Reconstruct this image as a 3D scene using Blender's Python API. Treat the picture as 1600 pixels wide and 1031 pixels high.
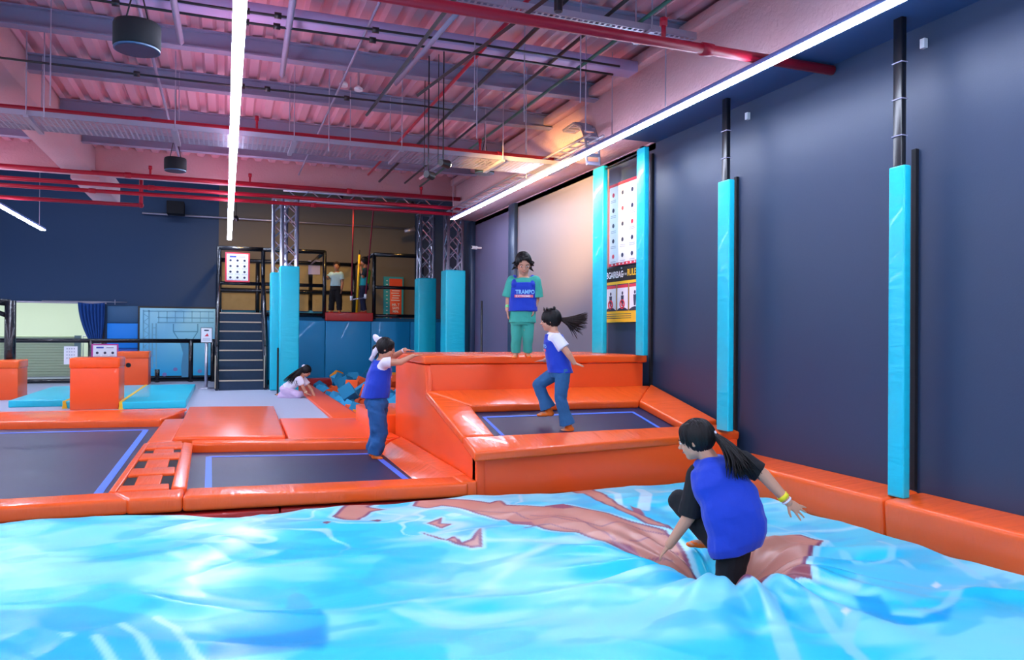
import bpy, bmesh, math, random
import numpy as np
from mathutils import Vector, Matrix
from mathutils.bvhtree import BVHTree

for o in list(bpy.data.objects): bpy.data.objects.remove(o)
S = bpy.context.scene
COL = S.collection
random.seed(7); rng = np.random.default_rng(7)
PI = math.pi

# ---------------------------------------------------------------- camera
FOC, CX, CY, CAMH = 1180.0, 800.0, 515.5, 1.28
def _u(v):
    v = np.array(v, float); return v / np.linalg.norm(v)
_cy = _u([(352-CX)/FOC, -(518-CY)/FOC, -1]); _cx = _u([(3950-CX)/FOC, -(543-CY)/FOC, -1])
_cx = _u(_cx - _cy*np.dot(_cx, _cy)); _cz = np.cross(_cx, _cy)
CM = np.stack([_cx, _cy, _cz])
cam_d = bpy.data.cameras.new('camera'); cam = bpy.data.objects.new('camera', cam_d); COL.objects.link(cam)
cam_d.sensor_fit = 'HORIZONTAL'; cam_d.sensor_width = 36.0; cam_d.lens = 36.0*FOC/1600.0
cam_d.clip_start = 0.05; cam_d.clip_end = 200
mw = Matrix([[*CM[i], 0] for i in range(3)] + [[0, 0, 0, 1]]); mw.translation = (0, 0, CAMH)
cam.matrix_world = mw
S.camera = cam
ORG = np.array([0, 0, CAMH])
def ray(u, v): return CM @ np.array([(u-CX)/FOC, -(v-CY)/FOC, -1.0])
def Zp(u, v, z=0.0): d = ray(u, v); return ORG + d*(z-CAMH)/d[2]
def Yp(u, v, y): d = ray(u, v); return ORG + d*y/d[1]
def Xp(u, v, x): d = ray(u, v); return ORG + d*x/d[0]
def Dp(u, v, dep): return ORG + ray(u, v)*dep
FWD = CM @ np.array([0, 0, -1.0])

# ---------------------------------------------------------------- world, exposure
W = bpy.data.worlds.new('world'); S.world = W; W.use_nodes = True
bg = W.node_tree.nodes['Background']; bg.inputs[0].default_value = (0.74, 0.78, 1.0, 1); bg.inputs[1].default_value = 0.95
S.view_settings.view_transform = 'Standard'; S.view_settings.look = 'None'
S.view_settings.gamma = 1.0; S.view_settings.use_curve_mapping = False
S.view_settings.exposure = 0.12
BAR_POWER = 60.0
WARM = (1.0, 0.56, 0.15)

# ---------------------------------------------------------------- helpers
def lin(h):
    h = h.lstrip('#'); out = []
    for i in (0, 2, 4):
        c = int(h[i:i+2], 16)/255.0
        out.append(c/12.92 if c <= 0.04045 else ((c+0.055)/1.055)**2.4)
    return (*out, 1.0)

MATS = {}
def mat(name, color, rough=0.5, metal=0.0, bump=0.0, bscale=8.0, stretch=(1, 1, 1), var=0.0, vscale=3.0, emit=0.0, ecolor=None, coat=0.0, spec=0.5, sheen=0.0, alpha=1.0):
    if name in MATS: return MATS[name]
    m = bpy.data.materials.new(name); m.use_nodes = True
    nt = m.node_tree; b = nt.nodes['Principled BSDF']
    c = lin(color) if isinstance(color, str) else (*color[:3], 1)
    b.inputs['Base Color'].default_value = c
    b.inputs['Roughness'].default_value = rough; b.inputs['Metallic'].default_value = metal
    b.inputs['Coat Weight'].default_value = coat; b.inputs['Specular IOR Level'].default_value = spec
    b.inputs['Sheen Weight'].default_value = sheen
    if alpha < 1: b.inputs['Alpha'].default_value = alpha
    if emit > 0:
        b.inputs['Emission Color'].default_value = lin(ecolor) if isinstance(ecolor, str) else ((*ecolor, 1) if ecolor else c)
        b.inputs['Emission Strength'].default_value = emit
    tc = None
    if bump > 0 or var > 0:
        tc = nt.nodes.new('ShaderNodeTexCoord'); mp = nt.nodes.new('ShaderNodeMapping')
        mp.inputs['Scale'].default_value = stretch
        nt.links.new(tc.outputs['Object'], mp.inputs[0])
    if bump > 0:
        n = nt.nodes.new('ShaderNodeTexNoise'); n.inputs['Scale'].default_value = bscale; n.inputs['Detail'].default_value = 3
        n.inputs['Distortion'].default_value = 0.4
        bp = nt.nodes.new('ShaderNodeBump'); bp.inputs['Strength'].default_value = bump; bp.inputs['Distance'].default_value = 0.02
        nt.links.new(mp.outputs[0], n.inputs['Vector']); nt.links.new(n.outputs['Fac'], bp.inputs['Height']); nt.links.new(bp.outputs[0], b.inputs['Normal'])
    if var > 0:
        n2 = nt.nodes.new('ShaderNodeTexNoise'); n2.inputs['Scale'].default_value = vscale; n2.inputs['Detail'].default_value = 4
        mx = nt.nodes.new('ShaderNodeMix'); mx.data_type = 'RGBA'
        mx.inputs['A'].default_value = tuple(x*(1-var) for x in c[:3]) + (1,)
        mx.inputs['B'].default_value = tuple(min(1, x*(1+var)) for x in c[:3]) + (1,)
        nt.links.new(mp.outputs[0], n2.inputs['Vector']); nt.links.new(n2.outputs['Fac'], mx.inputs['Factor']); nt.links.new(mx.outputs['Result'], b.inputs['Base Color'])
    MATS[name] = m
    return m

class MB:
    def __init__(s): s.v = []; s.f = []
    def add(s, vs, fs):
        k = len(s.v); s.v += [tuple(float(c) for c in p) for p in vs]; s.f += [tuple(i+k for i in f) for f in fs]; return s
    def hexa(s, b, t): return s.add(list(b)+list(t), [(3, 2, 1, 0), (4, 5, 6, 7), (0, 1, 5, 4), (1, 2, 6, 5), (2, 3, 7, 6), (3, 0, 4, 7)])
    def box(s, x0, x1, y0, y1, z0, z1):
        return s.hexa([(x0, y0, z0), (x1, y0, z0), (x1, y1, z0), (x0, y1, z0)], [(x0, y0, z1), (x1, y0, z1), (x1, y1, z1), (x0, y1, z1)])
    def quad(s, a, b, c, d): return s.add([a, b, c, d], [(0, 1, 2, 3)])
    def poly(s, pts): return s.add(pts, [tuple(range(len(pts)))])
    def prism(s, pts, off):      # planar outline, extruded along off
        n = len(pts); off = np.array(off); p2 = [np.array(p)+off for p in pts]
        return s.add(list(pts)+p2, [tuple(range(n))[::-1], tuple(range(n, 2*n))] + [(i, (i+1) % n, n+(i+1) % n, n+i) for i in range(n)])
    def loft(s, rings, caps=True):
        n = len(rings[0]); vs = [p for r in rings for p in r]; fs = []
        for k in range(len(rings)-1):
            for i in range(n): fs.append((k*n+i, k*n+(i+1) % n, (k+1)*n+(i+1) % n, (k+1)*n+i))
        if caps: fs.append(tuple(range(n))[::-1]); fs.append(tuple(range((len(rings)-1)*n, len(rings)*n)))
        return s.add(vs, fs)
    def tube(s, pts, r, n=8, caps=True):
        pts = [np.array(p, float) for p in pts]; rr = r if hasattr(r, '__len__') else [r]*len(pts)
        rings = []; prev = None
        for i, p in enumerate(pts):
            t = _u(pts[min(i+1, len(pts)-1)] - pts[max(i-1, 0)])
            if prev is None:
                a = np.array([0, 0, 1.0]) if abs(t[2]) < 0.9 else np.array([1.0, 0, 0])
                prev = _u(np.cross(t, a))
            prev = _u(prev - t*np.dot(prev, t)); q = np.cross(t, prev)
            rings.append([p + rr[i]*(math.cos(2*PI*j/n)*prev + math.sin(2*PI*j/n)*q) for j in range(n)])
        return s.loft(rings, caps)
    def ell(s, c, ax, ay, az, nu=16, nv=10, fn=None):   # ellipsoid from three axis vectors
        c = np.array(c); ax = np.array(ax); ay = np.array(ay); az = np.array(az); vs = []; fs = []
        for j in range(1, nv):
            th = PI*j/nv
            for i in range(nu):
                ph = 2*PI*i/nu; k = 1.0 if fn is None else fn(th, ph)
                vs.append(c + k*(math.sin(th)*math.cos(ph)*ax + math.sin(th)*math.sin(ph)*ay + math.cos(th)*az))
        vs.append(c+az*(1 if fn is None else fn(0, 0))); vs.append(c-az*(1 if fn is None else fn(PI, 0))); T = len(vs)-2; B = len(vs)-1
        for j in range(nv-2):
            for i in range(nu): fs.append((j*nu+i, (j+1)*nu+i, (j+1)*nu+(i+1) % nu, j*nu+(i+1) % nu))
        for i in range(nu): fs.append((T, i, (i+1) % nu)); fs.append((B, (nv-2)*nu+(i+1) % nu, (nv-2)*nu+i))
        return s.add(vs, fs)
    def ball(s, c, r, nu=12, nv=8): return s.ell(c, (r, 0, 0), (0, r, 0), (0, 0, r), nu, nv)
    def chain(s, pts, radii, n=12, flat_end=False):     # rounded tapered limb
        pts = [np.array(p, float) for p in pts]
        for i in range(len(pts)-1):
            s.tube([pts[i], pts[i+1]], [radii[i], radii[i+1]], n)
        for i in range(len(pts)):
            if flat_end and i == len(pts)-1: continue
            s.ball(pts[i], radii[i]*0.995, n, 8)
        return s
    def lathe(s, prof, c, n=20):
        c = np.array(c); rings = [[c + np.array([r*math.cos(2*PI*j/n), r*math.sin(2*PI*j/n), z]) for j in range(n)] for r, z in prof]
        return s.loft(rings, True)
    def build(s, name, m, parent=None, bevel=0.0, seg=2, smooth=False, rot=None):
        return link(name, s.v, s.f, m, parent, bevel, seg, smooth)

BASE = {}
def link(name, v, f, m, parent=None, bevel=0.0, seg=2, smooth=False):
    v = np.array(v, float).reshape(-1, 3)
    if parent is None:
        base = np.array([(v[:, 0].min()+v[:, 0].max())/2, (v[:, 1].min()+v[:, 1].max())/2, v[:, 2].min()])
    else: base = BASE[parent.name]
    me = bpy.data.meshes.new(name); me.from_pydata([tuple(p) for p in (v-base)], [], f)
    bm = bmesh.new(); bm.from_mesh(me)
    bmesh.ops.recalc_face_normals(bm, faces=bm.faces)
    if bevel > 0:
        bmesh.ops.bevel(bm, geom=[e for e in bm.edges], offset=bevel, segments=seg, profile=0.6, affect='EDGES', clamp_overlap=True)
    bm.to_mesh(me); bm.free()
    if smooth or bevel > 0:
        me.polygons.foreach_set('use_smooth', [True]*len(me.polygons))
    if bevel > 0 and not smooth:
        try: me.set_sharp_from_angle(angle=math.radians(50))
        except Exception: pass
    if m is not None: me.materials.append(m)
    o = bpy.data.objects.new(name, me); COL.objects.link(o)
    if parent is None: o.location = base
    else: o.parent = parent
    BASE[o.name] = base
    return o
def tag(o, label=None, cat=None, group=None, kind=None):
    if label: o['label'] = label
    if cat: o['category'] = cat
    if group: o['group'] = group
    if kind: o['kind'] = kind
    return o
def thing(name, label, cat, loc, group=None):
    o = bpy.data.objects.new(name, None); COL.objects.link(o); o.location = tuple(float(x) for x in loc); o.empty_display_size = 0.1
    BASE[o.name] = np.array([float(x) for x in loc]); return tag(o, label, cat, group)
def struct(o): o['kind'] = 'structure'; return o
def copy_tree(o, loc=None, rotz=None, label=None, group=None, parent=None):
    c = o.copy(); COL.objects.link(c); c.parent = parent
    if loc is not None: c.location = loc
    if rotz is not None: c.rotation_euler = (0, 0, rotz)
    if label: c['label'] = label
    if group: c['group'] = group
    BASE[c.name] = np.array(c.location) if parent is None else BASE[parent.name]
    for ch in [x for x in bpy.data.objects if x.parent == o]: copy_tree(ch, parent=c)
    return c
def text(name, s, origin, right, up, height, m, parent, offset=0.003, align='LEFT', depth=0.002, target=None, bold=0.0, squeeze=1.0):
    cu = bpy.data.curves.new(name, 'FONT'); cu.body = s; cu.size = 1.0; cu.align_x = align; cu.extrude = 0.0; cu.offset = bold
    cu.resolution_u = 3
    t = bpy.data.objects.new(name, cu); COL.objects.link(t)
    bpy.context.view_layer.update()
    me = bpy.data.meshes.new_from_object(t.evaluated_get(bpy.context.evaluated_depsgraph_get()))
    bpy.data.objects.remove(t)
    v = np.zeros(len(me.vertices)*3); me.vertices.foreach_get('co', v); v = v.reshape(-1, 3)
    f = [tuple(p.vertices) for p in me.polygons]; bpy.data.meshes.remove(me)
    right = _u(right); up = _u(up); nrm = np.cross(right, up); o = np.array(origin, float)
    w = o + np.outer(v[:, 0]*height/0.7*squeeze, right) + np.outer(v[:, 1]*height/0.7, up) + nrm*offset
    if target is not None:
        w = np.array([wrap(target, p, nrm, offset) for p in w])
    return link(name, w, f, m, parent)
def bvh_of(o):
    me = o.data; b = BASE[o.name]
    return BVHTree.FromPolygons([tuple(np.array(v.co)+b) for v in me.vertices], [tuple(p.vertices) for p in me.polygons])
def wrap(bvh, p, nrm, off):
    h = bvh.ray_cast(Vector(p)+Vector(nrm)*0.5, -Vector(nrm), 1.2)
    return np.array(h[0])+np.array(nrm)*off if h[0] is not None else np.array(p)
def pad(name, quad, th, m, parent=None, bevel=0.025, seg=3, puff=0.0, normal=None):
    """a stuffed vinyl pad: top face from four corner points, thickness along the normal"""
    q = [np.array(p, float) for p in quad]
    n = np.array(normal, float) if normal is not None else _u(np.cross(q[1]-q[0], q[3]-q[0]))
    if n[2] < 0 and normal is None: n = -n
    mb = MB().hexa([p-n*th for p in q], q)
    return mb.build(name, m, parent, bevel, seg)

# ---------------------------------------------------------------- materials
def vinyl(name, color, rough=0.33, bump=0.35, stretch=(1, 1, 1), bscale=5.0):
    return mat(name, color, rough, bump=bump, bscale=bscale, stretch=stretch, var=0.05, vscale=1.3, coat=0.15)
ORANGE = vinyl('orange_vinyl', '#ff621f', 0.25, 0.45, (3.6, 0.7, 1), 3.4)
ORANGE_Y = vinyl('orange_vinyl_cross', '#ff621f', 0.25, 0.45, (0.7, 3.6, 1), 3.4)
ORANGE_F = vinyl('orange_vinyl_flat', '#ff5a1c', 0.38, 0.10, (1, 1, 1), 1.5)
RED = vinyl('red_vinyl', '#c92a26', 0.38, 0.3)
CYAN = vinyl('cyan_vinyl', '#14cbe2', 0.33, 0.45, (1.2, 1.2, 4.0), 3.0)
CYAN_MAT = vinyl('cyan_mat_vinyl', '#14c6de', 0.33, 0.2, (1, 4, 1), 3.0)
BLUE_PANEL = vinyl('blue_panel_vinyl', '#0a9cd6', 0.45, 0.12)
BEDM = mat('trampoline_mesh', '#16264c', 0.42, bump=0.15, bscale=300, var=0.25, vscale=2.5)
LINEB = mat('blue_line', '#4a7cf0', 0.5)
BLACK = mat('black_steel', '#0c0e14', 0.35, spec=0.6)
BLACKPAD = mat('black_foam_sleeve', '#10131c', 0.22, bump=0.5, bscale=22, coat=0.4)
BLACKFAB = mat('black_fabric', '#0b0d16', 0.8)
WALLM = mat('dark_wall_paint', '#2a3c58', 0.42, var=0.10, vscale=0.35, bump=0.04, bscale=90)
WALLB = mat('navy_wall_paint', '#163c64', 0.6, var=0.1, vscale=0.3)
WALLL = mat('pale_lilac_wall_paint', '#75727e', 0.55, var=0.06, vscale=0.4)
WALLW = mat('taupe_wall', '#6a645e', 0.75, var=0.12, vscale=0.6)
CONC = mat('painted_concrete', '#c9a1a6', 0.85, bump=0.35, bscale=25, var=0.08, vscale=2)
ROOF = mat('roof_sheet', '#dcaab8', 0.42, metal=0.15, var=0.12, vscale=0.8)  # pink of light bounced off the orange pads is put into base colour
STEEL = mat('grey_primer_steel', '#8e8aa4', 0.6, var=0.15, vscale=1.5)
GALV = mat('galvanised_steel', '#b9b4c6', 0.38, metal=0.65, var=0.1)
REDP = mat('red_pipe_paint', '#b01030', 0.4)
CARPET = mat('grey_carpet', '#a0a8bc', 0.9, var=0.08, vscale=30)
DARKF = mat('dark_floor', '#16181f', 0.9)
ALU = mat('aluminium', '#c8c8d8', 0.28, metal=0.9)
WHITE = mat('white_print', '#eef0f6', 0.5)
INK = mat('ink_print', '#2b2f4c', 0.6)
PRED = mat('red_print', '#e0344a', 0.6)
YELLOW = mat('yellow_print', '#f2c21c', 0.5)
# ================================================================ STRUCTURE
# floors
struct(MB().box(-14, 1.55, 13.35, 28.5, -0.20, -0.03).build('floor', CARPET))
struct(MB().box(-14, 6.5, -6, 23.5, -1.0, -0.85).build('floor', DARKF))
# right wall, the hall's long dark wall (stepped back behind the truss columns)
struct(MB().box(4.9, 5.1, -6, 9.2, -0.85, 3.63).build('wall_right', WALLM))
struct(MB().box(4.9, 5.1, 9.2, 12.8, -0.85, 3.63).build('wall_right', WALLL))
struct(MB().box(4.9, 5.1, 12.8, 15.4, -0.85, 3.63).build('wall_right', mat('shaded_wall_mauve', '#5c5878', 0.55, var=0.06, vscale=0.4)))  # far stretch lies in shadow: the shade is put into its darker colour
struct(MB().box(4.44, 4.9, -6, 8.0, 3.623, 3.65).build('trim_40', mat('navy_soffit', '#2a4a78', 0.6)))
struct(MB().box(5.6, 5.8, 15.4, 23.7, -0.85, 5.8).build('wall_right', WALLM))
struct(MB().box(4.9, 5.8, 15.4, 15.55, -0.85, 5.8).build('wall_right', WALLM))
struct(MB().box(4.83, 4.9, 12.65, 12.95, -0.85, 3.63).build('trim_1', WALLM, bevel=0.005, seg=1))
struct(MB().box(4.80, 4.9, 15.1, 15.4, -0.85, 3.63).build('trim_2', WALLM, bevel=0.005, seg=1))
# back wall with an opening to the bright lobby
YB = 23.5
xo0, xo1, zo1 = -9.0, -3.12, 2.02
def wallpiece(x0, x1, z0, z1, m=WALLB): return struct(MB().box(x0, x1, YB, YB+0.2, z0, z1).build('wall_back', m))
wallpiece(-14, xo0, -0.2, 5.8); wallpiece(xo0, xo1, zo1, 5.8); wallpiece(xo1, -0.2, -0.2, 5.8)
wallpiece(-0.2, 5.8, -0.2, 5.8, WALLW)
# lobby behind the opening
LOB = mat('lobby_wall_paint', '#e6ecdf', 0.8)
struct(MB().box(-14, -1, 28.2, 28.4, -0.2, 3.2).build('wall_lobby', LOB))
struct(MB().box(-14, -1, YB+0.2, 28.2, 3.0, 3.1).build('ceiling', LOB))
struct(MB().box(-2.2, -2.1, YB+0.2, 28.2, -0.03, 3.0).build('wall_lobby', LOB))
# door frame line of the opening
struct(MB().box(xo1-0.07, xo1, YB-0.05, YB+0.22, -0.03, zo1).build('trim_3', BLACK))
struct(MB().box(xo0, xo1+0.05, YB-0.04, YB, zo1, zo1+0.04).build('trim_4', GALV))

# roof deck: trapezoid sheet with ribs along the hall
def roof(x0, x1, y0, y1, z, name='ceiling'):
    mb = MB(); xs = []; P = 0.25
    n = int((x1-x0)/P)
    for i in range(n):
        a = x0+i*P
        xs += [(a, 0), (a+0.10, 0), (a+0.135, 0.055), (a+0.215, 0.055)]
    xs.append((x0+n*P, 0))
    vs = []; fs = []
    for (x, dz) in xs: vs += [(x, y0, z+dz), (x, y1, z+dz)]
    for i in range(len(xs)-1): fs.append((2*i, 2*i+1, 2*i+3, 2*i+2))
    return mb.add(vs, fs)
ce = bpy.data.objects.new('ceiling', None); COL.objects.link(ce); ce.location = (0, 5, 4.48); BASE[ce.name] = np.array([0, 5, 4.48]); struct(ce)
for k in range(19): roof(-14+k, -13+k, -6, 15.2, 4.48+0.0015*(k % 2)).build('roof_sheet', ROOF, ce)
struct(MB().box(-14, 5.9, 15.2, 23.7, 5.75, 5.85).build('ceiling', WALLB))
# concrete beams: along the right wall, across the back, and the rafter
struct(MB().box(4.42, 5.2, -6, 15.2, 3.65, 4.44).build('trim_5', CONC, bevel=0.012, seg=1))
struct(MB().box(4.30, 4.46, -6, 15.2, 4.30, 4.42).build('trim_6', CONC, bevel=0.01, seg=1))
struct(MB().box(4.9, 5.1, 8.0, 15.4, 3.55, 3.66).build('trim_7', CONC))
struct(MB().box(-14, 5.6, 14.95, 15.45, 4.07, 5.0).build('trim_8', CONC, bevel=0.012, seg=1))
struct(MB().box(-2.62, -2.15, -6, 14.95, 4.0, 4.46).build('trim_9', CONC, bevel=0.012, seg=1))
struct(MB().box(-2.62, -2.15, 15.45, 18.3, 4.0, 4.46).build('trim_10', CONC, bevel=0.012, seg=1))
struct(MB().box(-8.62, -8.15, -6, 14.95, 4.0, 4.46).build('trim_11', CONC, bevel=0.012, seg=1))
# steel purlins (I sections) across the hall
def ibeam(y, z0, x0, x1, h=0.2, w=0.14, m=STEEL):
    mb = MB(); t = 0.016
    mb.box(x0, x1, y-w/2, y+w/2, z0, z0+t); mb.box(x0, x1, y-w/2, y+w/2, z0+h-t, z0+h); mb.box(x0, x1, y-0.008, y+0.008, z0+t, z0+h-t)
    return mb
for k, y in enumerate([1.0, 2.6, 4.4, 6.6, 8.65, 10.1, 11.9, 13.6]):
    for x0, x1 in ((-8.15, -2.62), (-2.15, 4.42)):
        if x0 < -5 and y < 6: continue
        struct(ibeam(y, 4.26, x0, x1).build('trim_%d' % (12+2*k+(x0 > -5)), STEEL))

# ================================================================ CEILING SERVICES
def xpipe(name, label, y, z, x0, x1, r, m, cat='pipe', couplings=(), group=None, drops=()):
    t = thing(name, label, cat, ((x0+x1)/2, y, z-r), group)
    MB().tube([(x0, y, z), (x1, y, z)], r, 10).build('pipe_run', m, t, smooth=True)
    for cx in couplings: MB().tube([(cx-0.05, y, z), (cx+0.05, y, z)], r*1.25, 10).build('coupling', m, t, smooth=True)
    for cx in drops:
        MB().tube([(cx, y, z), (cx, y, z+0.16)], r*0.45, 8).tube([(cx, y, z+0.13), (cx, y, z+0.19)], r*0.75, 8).build('sprinkler_head', m, t, smooth=True)
    return t
xpipe('sprinkler_pipe', 'thick red sprinkler pipe crossing under the roof nearest the long light bar\'s start', 5.12, 3.575, -1.5, 4.89, 0.042, REDP, couplings=(3.6,), drops=(3.2,))
xpipe('sprinkler_pipe', 'red sprinkler pipe running along the wide perforated cable tray', 10.0, 3.80, -7, 4.41, 0.034, REDP, couplings=(-0.9, 3.6), drops=(0.35, 3.3))
xpipe('sprinkler_pipe', 'red sprinkler pipe in front of the pink back beam', 14.6, 3.98, -8, 4.4, 0.042, REDP, couplings=(-1.6, 2.2), drops=(-1.25, 0.4, 3.6))
xpipe('sprinkler_pipe', 'upper red pipe just below the pink back beam', 14.2, 3.72, -8, 4.4, 0.036, REDP, couplings=(-1.2,), drops=())
xpipe('sprinkler_pipe', 'lower red pipe below the pink back beam', 14.3, 3.62, -8, 4.4, 0.034, REDP, couplings=(-2.1, 1.5))
t = thing('sprinkler_pipe', 'red pipe with an elbow hanging low over the navy back wall', 'pipe', (-3.0, 17.0, 3.8))
MB().tube([(-9, 17, 3.83), (-1.62, 17, 3.83)], 0.04, 10).build('pipe_run', REDP, t, smooth=True)
MB().tube([(-1.62, 17, 3.79), (-1.62, 17, 4.45)], 0.04, 10).ball((-1.62, 17, 3.83), 0.055).build('elbow', REDP, t, smooth=True)
# red pipes along the hall
def ypipe(label, x, z, y0, y1, r, m, name='conduit', cat='conduit'):
    o = MB().tube([(x, y0, z), (x, y1, z)], r, 8).build(name, m, smooth=True); return tag(o, label, cat)
def seg(name, label, cat, a, b, r, m, n=8):
    o = MB().tube([a, b], r, n).build(name, m, smooth=True); return tag(o, label, cat)
ypipe('thin red pipe along the hall between the purlins', 2.45, 4.2, 4.8, 14.0, 0.02, REDP, 'sprinkler_pipe', 'pipe')
ypipe('green conduit along the hall next to the right concrete beam', 3.55, 4.16, 3, 14.5, 0.018, mat('green_conduit', '#2b5a4e', 0.5))
ypipe('dark conduit along the hall beside the green one', 3.25, 4.2, 3, 14.5, 0.018, BLACK)
ypipe('dark conduit along the hall beside the thin red pipe', 2.75, 4.19, 3, 14.5, 0.022, BLACK)
ypipe('grey conduit along the hall near the roof centre', 1.25, 4.2, 2, 14.5, 0.014, STEEL)
ypipe('grey conduit along the hall over the round speakers', -0.75, 4.2, 2, 14.5, 0.016, STEEL)
# black lighting tracks
def track(label, a, b, heads=()):
    a = np.array(a); b = np.array(b); d = _u(b-a); t = thing('lighting_track', label, 'lighting track', (a+b)/2)
    MB().tube([a, b], 0.022, 4).build('rail', BLACK, t)
    for k in heads:
        p = a+(b-a)*k
        MB().tube([p, p-np.array([0, 0, 0.05])], 0.012, 8).tube([p-np.array([0, 0, 0.05]), p-np.array([0, 0, 0.17])], 0.034, 12).build('spot_head', BLACK, t)
        MB().tube([p-np.array([0, 0, 0.166]), p-np.array([0, 0, 0.172])], 0.026, 12).build('lens', mat('spot_glass', '#3a3f4e', 0.1), t)
    return t
track('long black track with one spot head below the thick red pipe', (2.0, 8.3, 3.95), (2.55, 4.2, 3.95), (0.72,))
track('plain black track running towards the speaker by the long light bar', (1.62, 9.4, 3.98), (1.75, 4.4, 3.98))
# slender black rods with joints crossing the roof
for lab, y, z, x0 in (('thin black cable with joints across the roof before the lower purlin', 8.9, 4.02, -4.0),
                  ('black cable bundle below the lavender duct', 7.1, 4.14, -2.1), ('second black cable bundle below the lavender duct', 7.25, 4.10, -2.1),):
    mb = MB().tube([(x0, y, z), (0, y, z-0.02), (2.2, y, z), (3.9 if y < 8 else 2.6, y, z-0.01)], 0.012, 6)
    for xx in (-0.9, 0.15, 0.42, 1.3): mb.tube([(xx-0.03, y, z-0.012), (xx+0.03, y, z-0.012)], 0.03, 8)
    tag(mb.build('cable', BLACK, smooth=True), lab, 'cable')
tag(MB().box(-2.1, 4.3, 7.4, 7.62, 4.22, 4.34).build('cable_duct', mat('lavender_duct', '#b8a6d0', 0.5), bevel=0.006, seg=1), 'closed lavender duct across the roof between two purlins', 'duct')
# perforated cable trays
def tray(label, y, z, x0, x1, w, hangers, name='cable_tray'):
    t = thing(name, label, 'cable tray', ((x0+x1)/2, y, z))
    mb = MB(); nx = int((x1-x0)/0.055); ny = max(3, int(w/0.05))
    # floor of the tray as a real lattice of strips with slots
    dx = (x1-x0)/nx
    for j in range(ny+1):
        yy = y-w/2+w*j/ny; mb.box(x0, x1, yy-0.009, yy+0.009, z, z+0.003)
    for i in range(nx+1):
        xx = x0+dx*i; mb.box(xx-0.010, xx+0.010, y-w/2, y+w/2, z+0.0005, z+0.0035)
    o = mb.build('perforated_base', GALV, t); o['kind'] = 'stuff'
    for sgn in (-1, 1):
        MB().box(x0, x1, y+sgn*w/2-0.004, y+sgn*w/2+0.004, z, z+0.06).build('side_rail', GALV, t)
    for hx in hangers:
        MB().box(hx-0.025, hx+0.025, y-w/2-0.05, y+w/2+0.05, z-0.03, z).build('bracket', GALV, t)
        for sgn in (-1, 1):
            MB().tube([(hx, y+sgn*(w/2+0.035), z-0.03), (hx, y+sgn*(w/2+0.035), 4.45)], 0.007, 6).build('hanger_rod', GALV, t)
    return t
tray('wide perforated cable tray crossing the hall below the purlins', 9.7, 3.57, -7, 4.38, 0.66, (-2.0, -0.55, 0.75, 2.05, 3.4))
tray('narrow perforated cable tray close under the roof by the thick red pipe', 6.1, 4.05, -1.0, 4.1, 0.22, (0.6, 2.2, 3.6))
# the tray that bends down beside the corner post
t = thing('cable_tray', 'short vertical cable tray curving down to the corner post', 'cable tray', (4.3, 9.3, 3.3))
pts = [tuple(Xp(u_, v_, 4.32)) for u_, v_ in ((890, 205), (906, 194), (918, 199), (925, 220), (927, 256))]
for sgn in (-0.06, 0.06):
    MB().tube([(x+sgn*1.5, y, z) for x, y, z in pts], 0.018, 6).build('side_rail', GALV, t, smooth=True)
for k in range(12):
    a = k/11*3.99; i = int(a); p = np.array(pts[i])*(1-a+i)+np.array(pts[i+1])*(a-i)
    MB().box(p[0]-0.09, p[0]+0.09, p[1]-0.02, p[1]+0.02, p[2]-0.02, p[2]+0.02).build('rung', STEEL, t)
t = thing('cable_ladder', 'yellowish cable ladder sloping beside the right concrete beam', 'cable tray', (4.1, 11, 3.7))
for sgn in (-0.09, 0.09): MB().tube([(4.2+sgn, 8.2, 3.70), (4.2+sgn, 14.5, 3.70)], 0.016, 6).build('side_rail', GALV, t)
for k in range(22): MB().box(4.1, 4.3, 8.3+k*0.28, 8.33+k*0.28, 3.69, 3.705).build('rung', GALV, t)
# strut channels hung below the purlins
for lab, a, b in (('pinkish strut channel slanting below the first cable bundle', (1.75, 8.3, 4.05), (1.9, 6.1, 4.1)),
                  ('strut channel hanging between the light bar and the ceiling lamps', (0.55, 8.5, 4.05), (0.5, 6.0, 4.12)),
                  ('strut channel above the larger round speaker', (-0.42, 7.9, 4.05), (-0.46, 5.0, 4.15)),
                  ('strut channel by the concrete rafter', (-1.35, 7.2, 4.1), (-1.2, 5.2, 4.15))):
    seg('strut_channel', lab, 'strut channel', a, b, 0.03, STEEL, 4)
# hanger wires for the trays and lamps
wi = [(1.15, 9.3), (1.45, 9.6), (2.6, 8.0), (2.85, 7.2), (3.1, 6.4), (3.35, 8.4), (3.6, 7.3), (-1.75, 8.9), (-1.6, 8.4), (-2.35, 9.5), (3.9, 6.2), (2.25, 7.0)]
for k, (x, y) in enumerate(wi):
    tag(MB().tube([(x, y, 3.45), (x, y, 4.5)], 0.006, 6).build('hanger_rod', GALV), 'thin hanger rod dropping from the roof deck to the trays', 'rod', 'hanger rods under the roof')
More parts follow.
